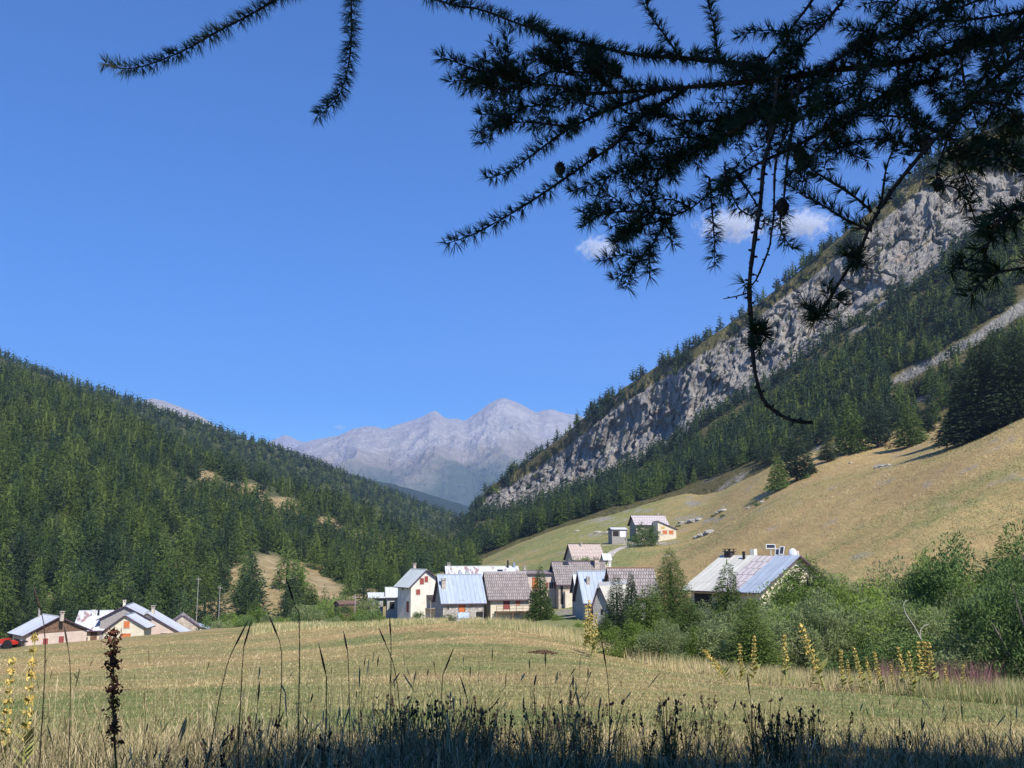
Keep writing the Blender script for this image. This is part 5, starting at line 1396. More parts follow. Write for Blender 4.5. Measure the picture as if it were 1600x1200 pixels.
# dark single stalks near the lens side of the meadow
M_dstem = plain("dark_dry_stem", (.055, .04, .028), .3, 30)
SG = "dark dry stalks among the front grasses"
for i, (pts_, D) in enumerate(((((470, 1180), (468, 1010), (462, 950), (455, 928)), 4.2), (((372, 1190), (378, 1050), (384, 1000)), 5), (((555, 1160), (545, 1060), (541, 1008)), 5), (((500, 1180), (510, 1100), (506, 1040)), 4.6),
        (((612, 1150), (611, 1040), (610, 985)), 5.2), (((950, 1160), (952, 1100), (945, 1030)), 6), (((640, 1170), (622, 1080), (600, 1000)), 5.4), (((300, 1190), (345, 1080), (372, 1000)), 4.8), (((112, 1190), (110, 1080), (104, 1000)), 5), (((1172, 1150), (1174, 1110), (1170, 1075)), 7),
        (((62, 1180), (70, 1050), (60, 942)), 4.0), (((705, 1180), (690, 1090), (698, 1040)), 5.5), (((420, 1180), (440, 1060), (430, 985)), 4.8))):
    Q = P([a for a, b in pts_], [b for a, b in pts_], D)
    g = np.array([Q[0][0], D, 0.0]); g[2] = float(gz(g[0], g[1])); Q = smooth_line(np.concatenate([[g], Q[1:]]), .05) - g
    o = empty("dry_stalk", g, 0, "dark dry stalk, " + wlab(pts_[-1][0]), "dry stalk", "dry stalks " + wlab(pts_[-1][0]))
    MB().tube(Q, np.linspace(.0035, .0018, len(Q)), 5).build("stem", M_dstem, o, True)
    e = Q[-1]; dd = (Q[-1] - Q[-3]); dd /= np.linalg.norm(dd); L = .10 if i % 2 else .07
    MB().tube([e - dd * L * .4, e, e + dd * L * .5, e + dd * L], [.0018, .005, .004, .001], 6).build("seed_head", M_dstem, o, True)

# yellow gentians
M_gfl = plain("dry_yellow_blossom", (.58, .42, .12), .3, 25, .8)
M_gst = plain("gentian_stem", (.30, .30, .09), .2, 10)
def gentian_mesh(seed):
    r = np.random.default_rng(seed); fl = MB(); st = MB(); lv = MB()
    st.tube([(0, 0, -.05), (.01, 0, .5), (0, .01, 1.0)], [.014, .011, .006], 5)
    for k in range(9):
        zc = .36 + k * .075; R_ = .075 * (1.1 - .5 * k / 9)
        for i in range(30):
            a_ = r.random() * 6.283; c_ = np.array([math.cos(a_) * R_ * r.uniform(.3, 1), math.sin(a_) * R_ * r.uniform(.3, 1), zc + r.uniform(-.014, .022)])
            s_ = r.uniform(.007, .014); d1 = r.normal(0, 1, 3) * s_; d2 = r.normal(0, 1, 3) * s_
            fl.add([c_ - d1, c_ - d2, c_ + d1, c_ + d2], None, [(0, 1, 2, 3)])
        for s2 in (-1, 1):
            a_ = k * 1.57 + (0 if s2 > 0 else math.pi); L = .13 * (1.2 - .8 * k / 9); b = np.array([0, 0, zc - .015]); dv_ = np.array([math.cos(a_), math.sin(a_), .35]) * L; sv = np.array([-math.sin(a_), math.cos(a_), 0]) * L * .3
            lv.add([b, b + dv_ * .5 + sv, b + dv_, b + dv_ * .5 - sv], None, [(0, 1, 2, 3)])
    for i in range(8):
        a_ = r.random() * 6.283; zc = r.uniform(.02, .32); L = r.uniform(.15, .3); b = np.array([0, 0, zc]); dv_ = np.array([math.cos(a_), math.sin(a_), .5]) * L; sv = np.array([-math.sin(a_), math.cos(a_), 0]) * L * .25
        lv.add([b, b + dv_ * .5 + sv, b + dv_, b + dv_ * .5 - sv], None, [(0, 1, 2, 3)])
    return fl, st, lv
gm = {}
def gentian(px, D, pt, lean, label, group, var, mb_=None):
    g = G(px, D); _, pb = proj(g); h = (float(pb) - pt) * D * CP / F
    o = empty("gentian", g, 0, label, "gentian", group); o.rotation_euler = (0, lean, random.random() * .5)
    if var not in gm:
        fl, st, lv = gentian_mesh(800 + var); gm[var] = (fl.build("blossom", M_gfl, o), st.build("stem", M_gst, o), lv.build("leaves", M_gst, o))
    else:
        for q0 in gm[var]:
            q = q0.copy(); COL.objects.link(q); q.parent = o
    o.scale = (h, h, h) if mb_ is None else (h * mb_, h * mb_, h); return o
GG = "yellow gentians along the uncut strip"
gl = "withered yellow gentian spike in the uncut strip below the thicket"
gentian(1142, 31, 996, -.75, "yellow gentian spike leaning far over at the near end of the row", None, 0)
gentian(1290, 30, 972, -.35, "tallest yellow gentian spike, leaning, in the uncut strip", None, 1, 1.0)
gentian(30, 7.2, 1004, 0.02, "sunlit yellow gentian with separate whorls standing before the farm", None, 2, .45)
gentian(2, 7.6, 1040, 0.0, "yellow gentian partly cut by the picture edge", None, 1, .6)
for i, (px, D, pt, ln) in enumerate(((1158, 32, 1008, 0), (1178, 33, 996, .05), (1229, 32, 995, .0), (1316, 30, 1018, .02), (1352, 30, 1012, -.25), (1362, 31, 1028, -.1), (1378, 30, 1020, -.15), (1430, 29, 1020, -.1), (1440, 31, 1006, 0), (1449, 32, 1005, 0), (1462, 32, 1006, -.1), (1480, 30, 1038, 0), (1505, 31, 1040, .1), (1330, 31, 1032, -.1), (1418, 31, 1012, -.2), (1395, 31, 1040, 0), (1270, 33, 1030, .1))):
    gentian(px, D, pt, ln, blab(px, "withered yellow gentian spike"), "yellow gentians " + blab(px, ""), i % 3, .85)
for i, (px, D, pt, ln, lb) in enumerate(((915, 48, 948, .03, "yellow gentian on the side of the tall cluster before the barn"), (922, 46, 940, .0, "tallest yellow gentian of the cluster before the barn"), (929, 45, 960, .06, "thick yellow gentian of the cluster before the barn"), (925, 44, 962, .02, "yellow gentian at the front of the cluster before the barn"))):
    gentian(px, D, pt, ln, lb, None, i % 3, .8)
# pink fireweed
def fw(x, y, z):
    px, py = proj(np.stack([x, y, z], -1)); return (((px > 1370) & (px < 1410)) | ((px > 1455) & (px < 1570))) * np.clip(4 * fbm(np.stack([x, y, 0 * x], -1) / .8, 2, 4), 0, 1)
V5 = blades(9000, 32, 40, .3, .56, lambda x, D, r: .5 + .75 * r.random(len(D)), lambda D: .03 + 0 * D, 14, mask=fw, power=1)
t = NT("fireweed_pink"); z_ = t.n("ShaderNodeSeparateXYZ"); t.col(t.ramp(t.attr('tint'), [(0, (.07, .09, .03)), (.5, (.20, .10, .09)), (1, (.30, .11, .15))])); 
V5[2][:] = np.repeat(np.random.default_rng(3).random(len(V5[2]) // 3), 3)
tag(mk("fireweed", V5[0], V5[1], None, t.m, attrs={'tint': V5[2]}), "faded pink fireweed in front of the dark bushes", None, kind='stuff')
# ------------------------------------------------------------------ the larch overhead: traced boughs, twigs and needles
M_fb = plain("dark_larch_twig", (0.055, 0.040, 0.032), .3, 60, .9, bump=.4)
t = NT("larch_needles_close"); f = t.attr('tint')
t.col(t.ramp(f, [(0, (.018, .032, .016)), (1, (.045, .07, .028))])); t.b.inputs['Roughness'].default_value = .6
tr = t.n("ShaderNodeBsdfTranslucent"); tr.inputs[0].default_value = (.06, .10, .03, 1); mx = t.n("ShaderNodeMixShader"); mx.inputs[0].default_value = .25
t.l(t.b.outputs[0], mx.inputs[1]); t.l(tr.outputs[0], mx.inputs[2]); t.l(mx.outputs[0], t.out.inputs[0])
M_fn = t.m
TRUNK = np.array([3.5, 1.3, 0.0]); TRUNK[2] = float(gz(TRUNK[0], TRUNK[1]))
larch = empty("larch_tree", TRUNK, 0, "dark larch overhead whose needled boughs hang into the top of the picture", "larch")
Q = np.array([[0, 0, -.3], [.03, 0, 2], [-.02, .05, 5], [0, 0, 10.5]]); MB().tube(smooth_line(Q, .5), np.linspace(.24, .03, len(smooth_line(Q, .5))), 14).build("trunk", M_bark, larch, True)
R_ = np.random.default_rng(77)
def needles(line, s0, s1, step, nn, L0, L1, upb=.35, seed=0):
    """rosettes of needles along the polyline between fractions s0..s1"""
    r = np.random.default_rng(seed)
    seg = np.linalg.norm(np.diff(line, axis=0), axis=1); cum = np.concatenate([[0], np.cumsum(seg)]); tot = cum[-1]
    d = np.arange(s0 * tot, s1 * tot, step); d = d + r.normal(0, step * .25, len(d)); d = np.clip(d, 0, tot)
    C_ = np.stack([np.interp(d, cum, line[:, i]) for i in range(3)], 1)
    C2 = np.stack([np.interp(np.clip(d + .004, 0, tot + .004), cum, line[:, i]) for i in range(3)], 1); C0 = np.stack([np.interp(np.clip(d - .004, 0, tot), cum, line[:, i]) for i in range(3)], 1)
    T_ = C2 - C0; T_ /= np.linalg.norm(T_, axis=1)[:, None] + 1e-9
    m = len(d)
    az = np.arange(m) * 2.4 + r.normal(0, .5, m)
    A = np.cross(T_, [0.1, .2, 1.0]); A /= np.linalg.norm(A, axis=1)[:, None] + 1e-9; B = np.cross(A, T_)
    O = A * np.cos(az)[:, None] + B * np.sin(az)[:, None] + np.array([0, 0, upb]); O /= np.linalg.norm(O, axis=1)[:, None]
    k = np.repeat(np.arange(m), nn); n = len(k)
    D_ = O[k] * .85 + T_[k] * .45 + r.normal(0, .36, (n, 3)); D_ /= np.linalg.norm(D_, axis=1)[:, None]
    L = r.uniform(L0, L1, n) * np.repeat(r.uniform(.75, 1.15, m), nn)
    b = C_[k] + O[k] * .003
    W_ = np.cross(D_, [0, 1., 0]) ; W_ /= np.linalg.norm(W_, axis=1)[:, None] + 1e-9; W_ *= .0006
    mid = b + D_ * (L * .55)[:, None]; tip = b + D_ * L[:, None] + np.array([0, 0, -.10]) * (L ** 1)[:, None]
    V = np.stack([b - W_, b + W_, mid + W_ * .9, tip, mid - W_ * .9], 1).reshape(-1, 3)
    i5 = np.arange(n) * 5
    F4 = np.stack([i5, i5 + 1, i5 + 2, i5 + 4], 1); F3 = np.stack([i5 + 4, i5 + 2, i5 + 3], 1)
    return V, F3, F4, np.repeat(r.random(n), 5), C_, O
NB = [0]
class Bough:
    """one named branch of the larch: wood mesh with its knobbly spurs, needles as its child"""
    def __init__(s): s.w = MB(); s.v = []; s.f3 = []; s.f4 = []; s.t = []; s.n = 0; s.c = []; s.r = np.random.default_rng(300 + NB[0]); NB[0] += 1
    def twig(s, pts, D, r0=.0035, r1=.0012, nd=(0, 1), dens=1.0, knobs=True, world=False, Ln=(.024, .038), upb=.35):
        if world: L = smooth_line(np.array(pts, float), .012)
        else:
            n = len(pts); Dd = np.linspace(D[0], D[1], n) if isinstance(D, tuple) else np.full(n, D)
            Dd = Dd + s.r.normal(0, .012, n) * (np.arange(n) > 0)
            W3 = P([p[0] for p in pts], [p[1] for p in pts], Dd)
            if pts[0][0] >= 1750:      # this bough springs from the trunk outside the frame
                W3 = np.concatenate([[TRUNK + np.array([0, 0, W3[0][2] - TRUNK[2] + .5])], W3]); r0 = r0 * 1.4
            L = smooth_line(W3, .012)
        s.w.tube(L, np.linspace(r0, r1, len(L)) * (1 + .12 * s.r.normal(size=len(L))), 6)
        if knobs:
            seg = np.linalg.norm(np.diff(L, axis=0), axis=1); tot = seg.sum(); m = int(tot / .0125)
            for q in range(m):
                k = min(len(L) - 2, int(q / max(m, 1) * len(L))); tt = L[k + 1] - L[k]; tt /= np.linalg.norm(tt) + 1e-9
                a_ = q * 2.4; A = np.cross(tt, [.1, .2, 1]); A /= np.linalg.norm(A); B = np.cross(A, tt); o = A * math.cos(a_) + B * math.sin(a_)
                rr_ = r0 + (r1 - r0) * k / len(L); e = max(.0020, rr_ * .62)
                b = L[k]; s.w.tube([b, b + o * (rr_ + e * 1.1), b + o * (rr_ + e * 2.3)], [e * .7, e, e * .45], 5)
        if dens > 0:
            V, F3, F4, T_, C_, O = needles(L, nd[0], nd[1], .0065 / dens, 15, Ln[0], Ln[1], upb, int(s.r.integers(1e6)))
            s.v.append(V); s.f3.append(F3 + s.n); s.f4.append(F4 + s.n); s.t.append(T_); s.n += len(V)
        return L
    def side(s, L, n, l0, l1, f0=.1, f1=.95, dens=1.0, down=0.0, ang=.7):
        """extra short side shoots off a line L"""
        for q in range(n):
            k = int(s.r.uniform(f0, f1) * (len(L) - 2)); tt = L[k + 1] - L[k]; tt /= np.linalg.norm(tt) + 1e-9
            rd = s.r.normal(0, 1, 3); rd -= rd @ tt * tt; rd /= np.linalg.norm(rd); ln = s.r.uniform(l0, l1)
            d = tt * math.cos(ang) + rd * math.sin(ang) + np.array([0, 0, -down]); d /= np.linalg.norm(d)
            b = L[k]; s.twig([b, b + d * ln * .5 + [0, 0, .01], b + d * ln], None, .0022, .001, dens=dens, world=True)
    def cone(s, px, py, D, up=1, ln=.028):
        s.c.append((P(px, py, D), up, ln))
    def build(s, label=None):
        w_ = s.w.build("branch", M_fb, larch); w_.location = tuple(-TRUNK)
        if label: w_["label"] = label
        if s.v:
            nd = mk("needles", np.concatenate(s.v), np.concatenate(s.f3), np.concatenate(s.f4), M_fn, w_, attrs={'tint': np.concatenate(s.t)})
        for c_, up, ln in s.c:
            mb = MB(); zz = np.linspace(0, ln, 9); rr_ = ln * .36 * np.sin(np.linspace(.25, 3.0, 9)) ** .7
            mb.tube([c_ + [0, 0, (z - ln * .3) * up] for z in zz], rr_, 10)
            for i, (z, q) in enumerate(zip(zz[1:-1], rr_[1:-1])):
                for j in range(7):
                    a_ = (j + .5 * (i % 2)) / 7 * 6.283; b = c_ + np.array([math.cos(a_) * q, math.sin(a_) * q, (z - ln * .3) * up]); o = np.array([math.cos(a_), math.sin(a_), 0]); sd_ = np.array([-math.sin(a_), math.cos(a_), 0]) * q * .42
                    mb.add([b - sd_, b + sd_, b + o * .003 + [0, 0, .006 * up]], [(0, 1, 2)])
            mb.build("cone", M_fb, w_)
        return w_
# upper limb out of frame that carries the hanging tips at the top
b = Bough()
L = b.twig([TRUNK + [0, 0, 4.6], (2.3, 1.9, 2.75), (1.2, 2.3, 2.15), (.3, 2.55, 1.95), (-.35, 2.7, 1.85), (-.55, 2.75, 1.72)], None, .02, .006, world=True, dens=.0, knobs=False)
b.side(L, 30, .12, .3, .2, .9, .7)
b.build()
b = Bough(); L = b.twig([(520, -70), (470, -25), (430, 0), (385, 26), (340, 49), (287, 79), (231, 101), (196, 107), (163, 100)], (2.6, 2.5), .005, .0014, dens=1.35, Ln=(.026, .044)); b.build("spreading twig tip hanging alone at the top")
b = Bough(); L = b.twig([(560, -80), (550, -30), (549, 0), (549, 38), (548, 75), (542, 112), (531, 146), (514, 167), (493, 184)], (2.6, 2.5), .0042, .0014, dens=1.3, Ln=(.026, .042)); b.build("hanging twig curling at its tip")
# main limb
b = Bough()
ML = b.twig([TRUNK + [0, 0, 1.95], (2.5, 1.9, .95 + .45), tuple(P(1700, 5, 2.25)), tuple(P(1600, 44, 2.25)), tuple(P(1500, 76, 2.25)), tuple(P(1400, 98, 2.25)), tuple(P(1300, 110, 2.27)), tuple(P(1200, 124, 2.3)), tuple(P(1100, 134, 2.33)), tuple(P(1000, 142, 2.36)), tuple(P(922, 146, 2.4))], None, .021, .0045, world=True, nd=(.5, 1), dens=.8)
b.side(ML, 22, .07, .22, .5, .98, .9)
b.side(ML, 8, .06, .16, .6, .9, 1.0, .4)
b.build("thick main limb")
def simple(*tw, cones=(), sides=0, sl=(.05, .12), label=None, D=2.35):
    b = Bough()
    for q in tw:
        pts = q[0]; kw = q[1] if len(q) > 1 else {}
        kw = dict(kw); DD = kw.pop('D', D); L = b.twig(pts, DD, **kw)
        if sides: b.side(L, sides, sl[0], sl[1], .1, .85)
    for c_ in cones: b.cone(*c_)
    return b.build(label)
simple(([(640, -35), (672, -5), (710, 8), (754, 16), (810, 37), (870, 56), (941, 74), (997, 86), (1072, 91), (1160, 100), (1215, 112)], dict(r0=.0016, r1=.007, dens=1.15)), cones=((931, 76, 2.34, -1, .02),), sides=7, sl=(.03, .07), label="long needled twig running along the top")
simple(([(922, 146), (870, 134), (829, 131), (790, 121), (754, 111), (720, 100), (685, 87)], dict(r0=.004, dens=1.3)), ([(815, 137), (770, 139), (740, 130), (716, 114)],), ([(829, 131), (805, 115), (790, 100), (776, 90)],), ([(900, 118), (870, 109), (850, 95), (833, 82)], dict(dens=.3)), sides=5)
simple(([(1072, 140), (1054, 150), (997, 187), (960, 225), (922, 251), (885, 277), (829, 315), (772, 349), (730, 370), (696, 381)], dict(r0=.0055, dens=1.0)), cones=((875, 268, 2.35, 1, .034), (926, 242, 2.35, 1, .026)), label="long low twig carrying two cones")
simple(([(1030, 140), (1009, 150), (941, 176), (885, 204), (840, 236), (810, 259), (785, 272), (759, 279)], dict(r0=.005, dens=1.1)), ([(905, 193), (885, 197), (829, 191), (790, 192), (765, 189)],), sides=3)
simple(([(922, 146), (885, 142), (860, 155), (836, 165), (805, 167), (782, 164)], dict(dens=1.2)), ([(930, 112), (900, 112), (885, 95), (862, 62)],), ([(960, 140), (930, 120), (915, 100), (900, 80)],), ([(990, 140), (965, 115), (945, 98), (920, 92)],), sides=5)
simple(([(1062, 92), (1050, 71), (1035, 50), (1020, 30), (1010, 5), (1003, -40)],), ([(1124, 96), (1121, 86), (1118, 55), (1113, 30), (1106, 0), (1100, -40)],), label="short upright shoots against the sky")
simple(([(1480, 120), (1400, 140), (1350, 168), (1300, 195), (1250, 225), (1179, 259), (1110, 302), (1080, 325), (1054, 336), (1016, 349), (980, 352)], dict(r0=.0065, dens=.9)), ([(1054, 336), (1010, 331), (979, 330), (940, 333), (906, 331)],), ([(1040, 342), (1030, 365), (1012, 390), (985, 418), (958, 437)], dict(dens=1.1)), ([(1012, 349), (995, 358), (980, 368), (967, 375)],), ([(1075, 240), (1050, 260), (1035, 274), (1016, 300), (1000, 320), (990, 337)],), sides=4, label="drooping bough with fanned tips")
simple(([(1200, 150), (1147, 205), (1120, 222), (1091, 232), (1035, 247), (979, 262), (930, 285), (891, 300)], dict(r0=.005, dens=1.1)), ([(1160, 170), (1110, 210), (1060, 215), (1000, 225), (965, 212)], dict(dens=1.2)), ([(1170, 180), (1120, 188), (1072, 188), (1020, 180), (975, 176)], dict(dens=1.2)), ([(1120, 215), (1080, 238), (1040, 262), (1000, 262), (960, 272)], dict(dens=1.2)), sides=5, sl=(.05, .14), label="dense dark fan of twigs")
simple(([(1108, 277), (1110, 300), (1112, 319), (1115, 356), (1116, 385), (1117, 416)], dict(r0=.0028, dens=.9)), ([(1132, 262), (1142, 300), (1155, 326), (1175, 338), (1205, 353)], dict(r0=.003, dens=.9)), ([(1150, 270), (1170, 300), (1190, 330)], dict(dens=.7)))
# bare knobbly hanging twigs
b = Bough(); L = b.twig([(1215, 120), (1209, 195), (1194, 255), (1188, 319), (1179, 375), (1171, 446), (1174, 509), (1178, 570), (1191, 622), (1213, 644), (1239, 657), (1269, 660)], (2.15, 2.0), .0055, .0042, dens=0)
b.twig([(1171, 457), (1150, 463), (1130, 467)], 2.05, .0018, .001, dens=0)
for c_, n_ in (((1180, 528), 5), ((1170, 440), 1), ((1186, 545), 2)):
    for q in range(n_):
        p = P(c_[0] + b.r.uniform(-5, 5), c_[1] + b.r.uniform(-6, 6), 2.05); b.twig([p, p + b.r.normal(0, .01, 3)], None, .002, .001, world=True, dens=1.6, knobs=False, Ln=(.025, .05))
b.build("bare knobbly twig dangling to the lowest point, hooked at its end")
b = Bough(); b.twig([(1239, 140), (1228, 200), (1212, 255), (1209, 337), (1205, 365), (1201, 390), (1181, 438), (1172, 446)], 2.15, .0032, .002, dens=0)
b.twig([(1250, 130), (1240, 190), (1231, 244), (1224, 319), (1219, 356), (1228, 375), (1239, 390)], 2.18, .0042, .0016, nd=(.7, 1), dens=1.0); b.cone(1222, 318, 2.16, -1, .04); b.cone(1250, 238, 2.2, -1, .045); b.cone(1205, 186, 2.2, -1, .03)
b.build("pair of bare twigs hanging beside the dangling one")
b = Bough(); L = b.twig([(1800, -10), (1700, 30), (1640, 60), (1600, 82), (1550, 127), (1512, 161), (1475, 202), (1437, 244), (1392, 300), (1362, 349), (1344, 390), (1325, 420), (1300, 460), (1285, 485), (1268, 502)], (2.0, 2.15), .010, .0032, dens=0)
for c_, n_, Ln in (((1332, 401), 5, (.03, .055)), ((1275, 495), 5, (.03, .055)), ((1300, 462), 3, (.02, .04)), ((1440, 215), 5, (.02, .03)), ((1410, 238), 2, (.02, .035))):
    for q in range(n_):
        p = P(c_[0] + b.r.uniform(-8, 8), c_[1] + b.r.uniform(-6, 6), 2.1); b.twig([p, p + b.r.normal(0, .014, 3)], None, .002, .001, world=True, dens=1.3, knobs=False, Ln=Ln)
b.cone(1335, 400, 2.12, -1, .038); b.cone(1445, 216, 2.1, -1, .04); b.build("long bare bough crossing the cliff")
simple(([(1362, 360), (1325, 345), (1287, 322), (1246, 300), (1235, 290)], dict(dens=.75, Ln=(.028, .05), upb=.8)), ([(1362, 330), (1325, 300), (1276, 270), (1242, 240), (1230, 225)], dict(dens=.8)), ([(1370, 325), (1377, 315), (1385, 262), (1400, 225), (1411, 206), (1425, 180)], dict(dens=.2)), D=2.1)
simple(([(1475, 206), (1437, 236), (1407, 223), (1362, 217), (1325, 226), (1290, 240)], dict(dens=.7)), ([(1512, 168), (1475, 208), (1419, 185), (1362, 181), (1325, 184), (1285, 205)], dict(dens=.8)), ([(1290, 190), (1310, 225), (1335, 243), (1358, 252)], dict(dens=1.3)), sides=2, D=2.15)
simple(([(1512, 161), (1531, 160), (1569, 165), (1600, 202), (1640, 260)], dict(dens=.5)), ([(1530, 144), (1550, 142), (1600, 147), (1660, 150)], dict(dens=.5)), ([(1560, 118), (1575, 95), (1570, 75), (1560, 60)], dict(dens=.8)), D=2.0)
simple(([(1500, 180), (1490, 200), (1475, 232), (1464, 281), (1497, 296), (1516, 322), (1525, 349)], dict(dens=.7, r0=.003)), ([(1475, 205), (1500, 230), (1530, 245), (1565, 252), (1610, 275)], dict(dens=1.3)), ([(1520, 215), (1545, 230), (1590, 240), (1640, 250)], dict(dens=1.3)), ([(1478, 235), (1500, 245), (1540, 262)], dict(dens=1.3)), cones=((1466, 284, 2.0, -1, .03),), sides=1, D=1.9)
simple(([(1760, 290), (1680, 310), (1600, 341), (1550, 375), (1510, 408), (1482, 427)], dict(dens=.6, r0=.004)), ([(1690, 308), (1700, 380), (1660, 405), (1600, 418), (1550, 425), (1490, 418)], dict(dens=.5)), ([(1680, 310), (1600, 320), (1560, 345), (1530, 360)],), sides=1, D=1.5, label="out-of-focus twigs at the edge over the wood")
# upper mass
b = Bough()
for pts, kw in (([(1330, -30), (1317, 0), (1287, 37), (1261, 64), (1230, 100), (1205, 150)], dict(dens=.35, r0=.005)), ([(1275, -20), (1269, 0), (1242, 37), (1212, 75), (1185, 105), (1164, 124)], dict(dens=.25, r0=.0045)),
                ([(1560, -35), (1494, 0), (1419, 37), (1362, 64), (1306, 94), (1269, 131), (1212, 169), (1170, 190), (1137, 210)], dict(dens=1.0, r0=.008, r1=.003))):
    L = b.twig(pts, 2.25, **kw); b.side(L, 6, .06, .16, .3, .95)
b.build("crossing boughs of the dense top mass")
b = Bough()
for pts in ([(1640, 10), (1520, 30), (1450, 32), (1390, 18)], [(1560, -10), (1500, 12), (1430, 50), (1380, 62)], [(1610, 60), (1560, 55), (1500, 62), (1450, 80)], [(1420, -15), (1380, 25), (1350, 60), (1330, 85)], [(1400, 92), (1408, 140), (1420, 190), (1440, 212)],
            [(1500, 80), (1507, 130), (1520, 170), (1528, 200)], [(1340, 112), (1345, 150), (1330, 185), (1290, 218), (1262, 255), (1255, 285)], [(1300, 115), (1275, 165), (1240, 195), (1215, 235)], [(1480, 92), (1452, 130), (1482, 172)],
            [(1440, 95), (1430, 130), (1395, 160), (1365, 175)], [(1550, 70), (1540, 110), (1555, 150)], [(1360, 105), (1330, 150), (1290, 170), (1262, 180)], [(1250, 125), (1220, 160), (1190, 185), (1150, 200)], [(1600, 180), (1570, 215), (1590, 260)], [(1620, 100), (1590, 130), (1560, 190)]):
    L = b.twig(pts, float(b.r.uniform(2.05, 2.4)), .0038, .0014, dens=.9); b.side(L, 3, .05, .12, .1, .9)
b.build("tangle of short twigs under the main limb")
b = Bough()
for q in range(10):
    x0 = b.r.uniform(1130, 1600); y0 = b.r.uniform(20, 190) if x0 > 1250 else b.r.uniform(90, 230)
    a_ = b.r.uniform(0, 6.28); l_ = b.r.uniform(40, 100); m0 = ML[int(np.argmin(np.abs(proj(ML)[0] - x0 - 40)))]; D_ = float(b.r.uniform(2.2, 2.6)); b.twig([m0, (m0 + P(x0, y0, D_)) / 2 + [0, 0, .02], P(x0, y0, D_), P(x0 + l_ * .5 * math.cos(a_), y0 + l_ * .4 * math.sin(a_), D_), P(x0 + l_ * math.cos(a_), y0 + l_ * .8 * math.sin(a_) + 10, D_)], None, .0028, .001, dens=.7, world=True)
b.build("inner twigs behind the main limb")
# upper crown of the larch (above the frame) shading the camera
V, Fc = conifer(31, 9000, 'larch', 1.9); V = V[(0,) * 0 or slice(None)]
sel_ = None
c = mk("crown", V * np.array([12, 12, 6.0]) + np.array([0, 0, 4.8]), Fc, None, M_larch, larch)
# unseen larches placed to throw shade on the meadow front and the boughs
for x, y, h, wv, lb in ((8.6, .6, 12.6, 1.5, "unseen larch beside the overhead one, placed to shade the front weeds"), (14, 1.2, 13.5, 1.5, "unseen larch farther along, placed so its shade edges the meadow"), (4.2, -4, 13, 1.5, "unseen larch behind the viewer, placed to shade the boughs"), (9, -5, 17, 1.4, "tall unseen larch behind the viewer, placed for its shade"), (20, 2.5, 14, 1.5, "unseen larch farthest along, placed for its shade"), (2.2, -2.6, 8, 1.2, "smaller unseen larch behind the viewer, placed to shade the boughs")):
    z = float(gz(x, y)); place_tree("larch_tree", 'larch', x, y, z, h, lb, None, wv, 61, 9000)
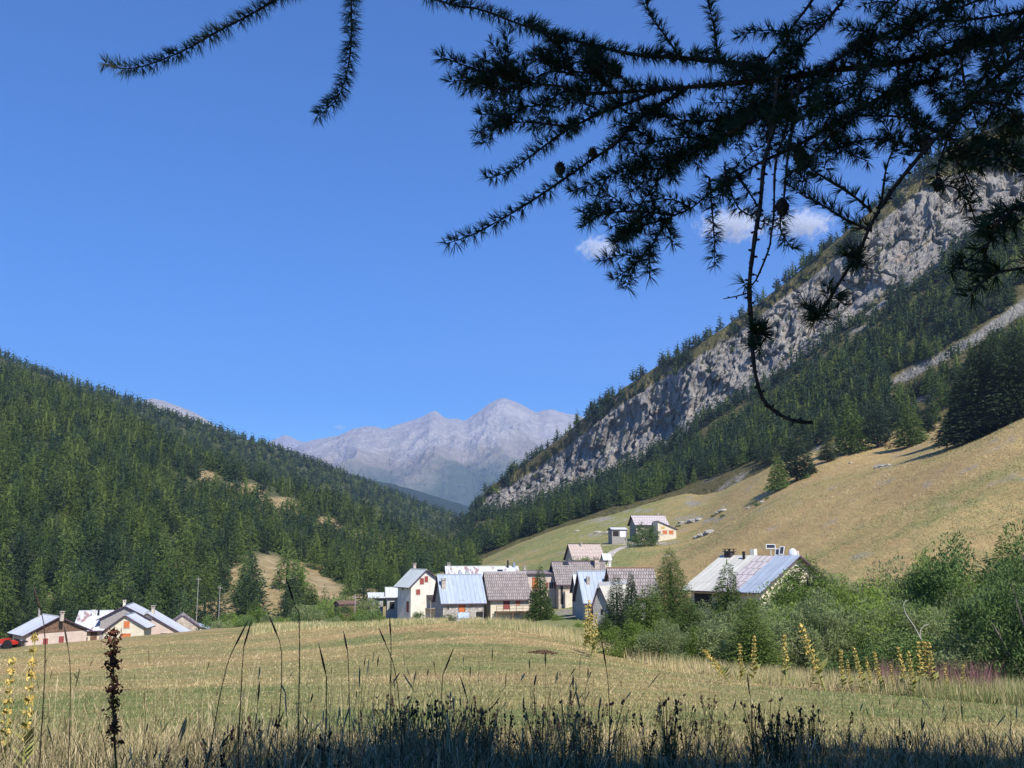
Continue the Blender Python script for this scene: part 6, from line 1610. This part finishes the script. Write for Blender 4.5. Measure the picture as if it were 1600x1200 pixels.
# ------------------------------------------------------------------ air between the ridges, and the small clouds
def vol_box(name, x0, x1, y0, y1, z0, z1, m, kind, label):
    o = MB().box(x0, x1, y0, y1, z0, z1).build(name, m); return tag(o, label, None, kind=kind)
hm = bpy.data.materials.new("haze_air"); hm.use_nodes = True; t_ = hm.node_tree; t_.nodes.clear()
pv = t_.nodes.new("ShaderNodeVolumePrincipled"); ou = t_.nodes.new("ShaderNodeOutputMaterial")
pv.inputs['Color'].default_value = (0.45, 0.61, 1.0, 1); pv.inputs['Density'].default_value = HAZE; pv.inputs['Anisotropy'].default_value = 0.15
t_.links.new(pv.outputs[0], ou.inputs['Volume'])
zmin = -260.0
vol_box("haze", -13000, 13000, -200, 13400, -700, 2450, hm, 'stuff', "thin blue summer haze filling the valley")
def cloud(px, py, D, wpx, hpx, seed, label, dens=.0045):
    c = P(px, py, D); s = D / F
    m = bpy.data.materials.new("cloud_vapour"); m.use_nodes = True; t_ = m.node_tree; t_.nodes.clear(); ou = t_.nodes.new("ShaderNodeOutputMaterial"); pv = t_.nodes.new("ShaderNodeVolumePrincipled")
    tc = t_.nodes.new("ShaderNodeTexCoord"); nz = t_.nodes.new("ShaderNodeTexNoise"); nz.inputs['Scale'].default_value = 3.2; nz.inputs['Detail'].default_value = 5; nz.inputs['Roughness'].default_value = .68
    mp = t_.nodes.new("ShaderNodeMapping"); mp.inputs['Location'].default_value = (seed * 3.7, seed, 0); mp.inputs['Scale'].default_value = (wpx / 60, 1.0, hpx / 60)
    t_.links.new(tc.outputs['Object'], mp.inputs[0]); t_.links.new(mp.outputs[0], nz.inputs['Vector'])
    ln = t_.nodes.new("ShaderNodeVectorMath"); ln.operation = 'LENGTH'; t_.links.new(tc.outputs['Object'], ln.inputs[0])
    def M(op, a, b, cl=False):
        q = t_.nodes.new("ShaderNodeMath"); q.operation = op; q.use_clamp = cl
        for i, v in ((0, a), (1, b)):
            if isinstance(v, (int, float)): q.inputs[i].default_value = v
            else: t_.links.new(v, q.inputs[i])
        return q.outputs[0]
    d = M('SUBTRACT', M('MULTIPLY', nz.outputs['Fac'], 2.0), M('ADD', M('MULTIPLY', ln.outputs['Value'], 1.1), .42))
    d = M('MULTIPLY', M('MAXIMUM', d, 0.0), dens * 4)
    t_.links.new(d, pv.inputs['Density']); pv.inputs['Color'].default_value = (1, 1, 1, 1); pv.inputs['Anisotropy'].default_value = 0.0
    t_.links.new(pv.outputs[0], ou.inputs['Volume'])
    # rounded ellipsoid hull
    u = np.linspace(0, np.pi, 11); v = np.arange(18) / 18 * 2 * np.pi; U, Vv = np.meshgrid(u, v, indexing='ij')
    S = np.stack([np.sin(U) * np.cos(Vv), np.sin(U) * np.sin(Vv), np.cos(U)], -1).reshape(-1, 3)
    i_ = np.arange(10)[:, None] * 18; j_ = np.arange(18)[None]; F4 = np.stack([i_ + j_, i_ + 18 + j_, i_ + 18 + (j_ + 1) % 18, i_ + (j_ + 1) % 18], -1).reshape(-1, 4)
    o = mk("cloud", S, None, F4, m); o.location = tuple(c); o.scale = (wpx / 2 * s, hpx * .8 * s, hpx / 2 * s)
    tag(o, label, None, kind='structure')
cloud(935, 388, 17000, 120, 64, 1, "small wisp of cloud beneath the larch tips")
cloud(1145, 352, 17500, 190, 92, 2, "white cloud seen through the hanging twigs")
cloud(1250, 350, 18000, 190, 80, 3, "thin cloud touching the cliff crest")
cloud(530, 668, 17000, 40, 18, 4, "tiny cloud over the mountain range", .003)
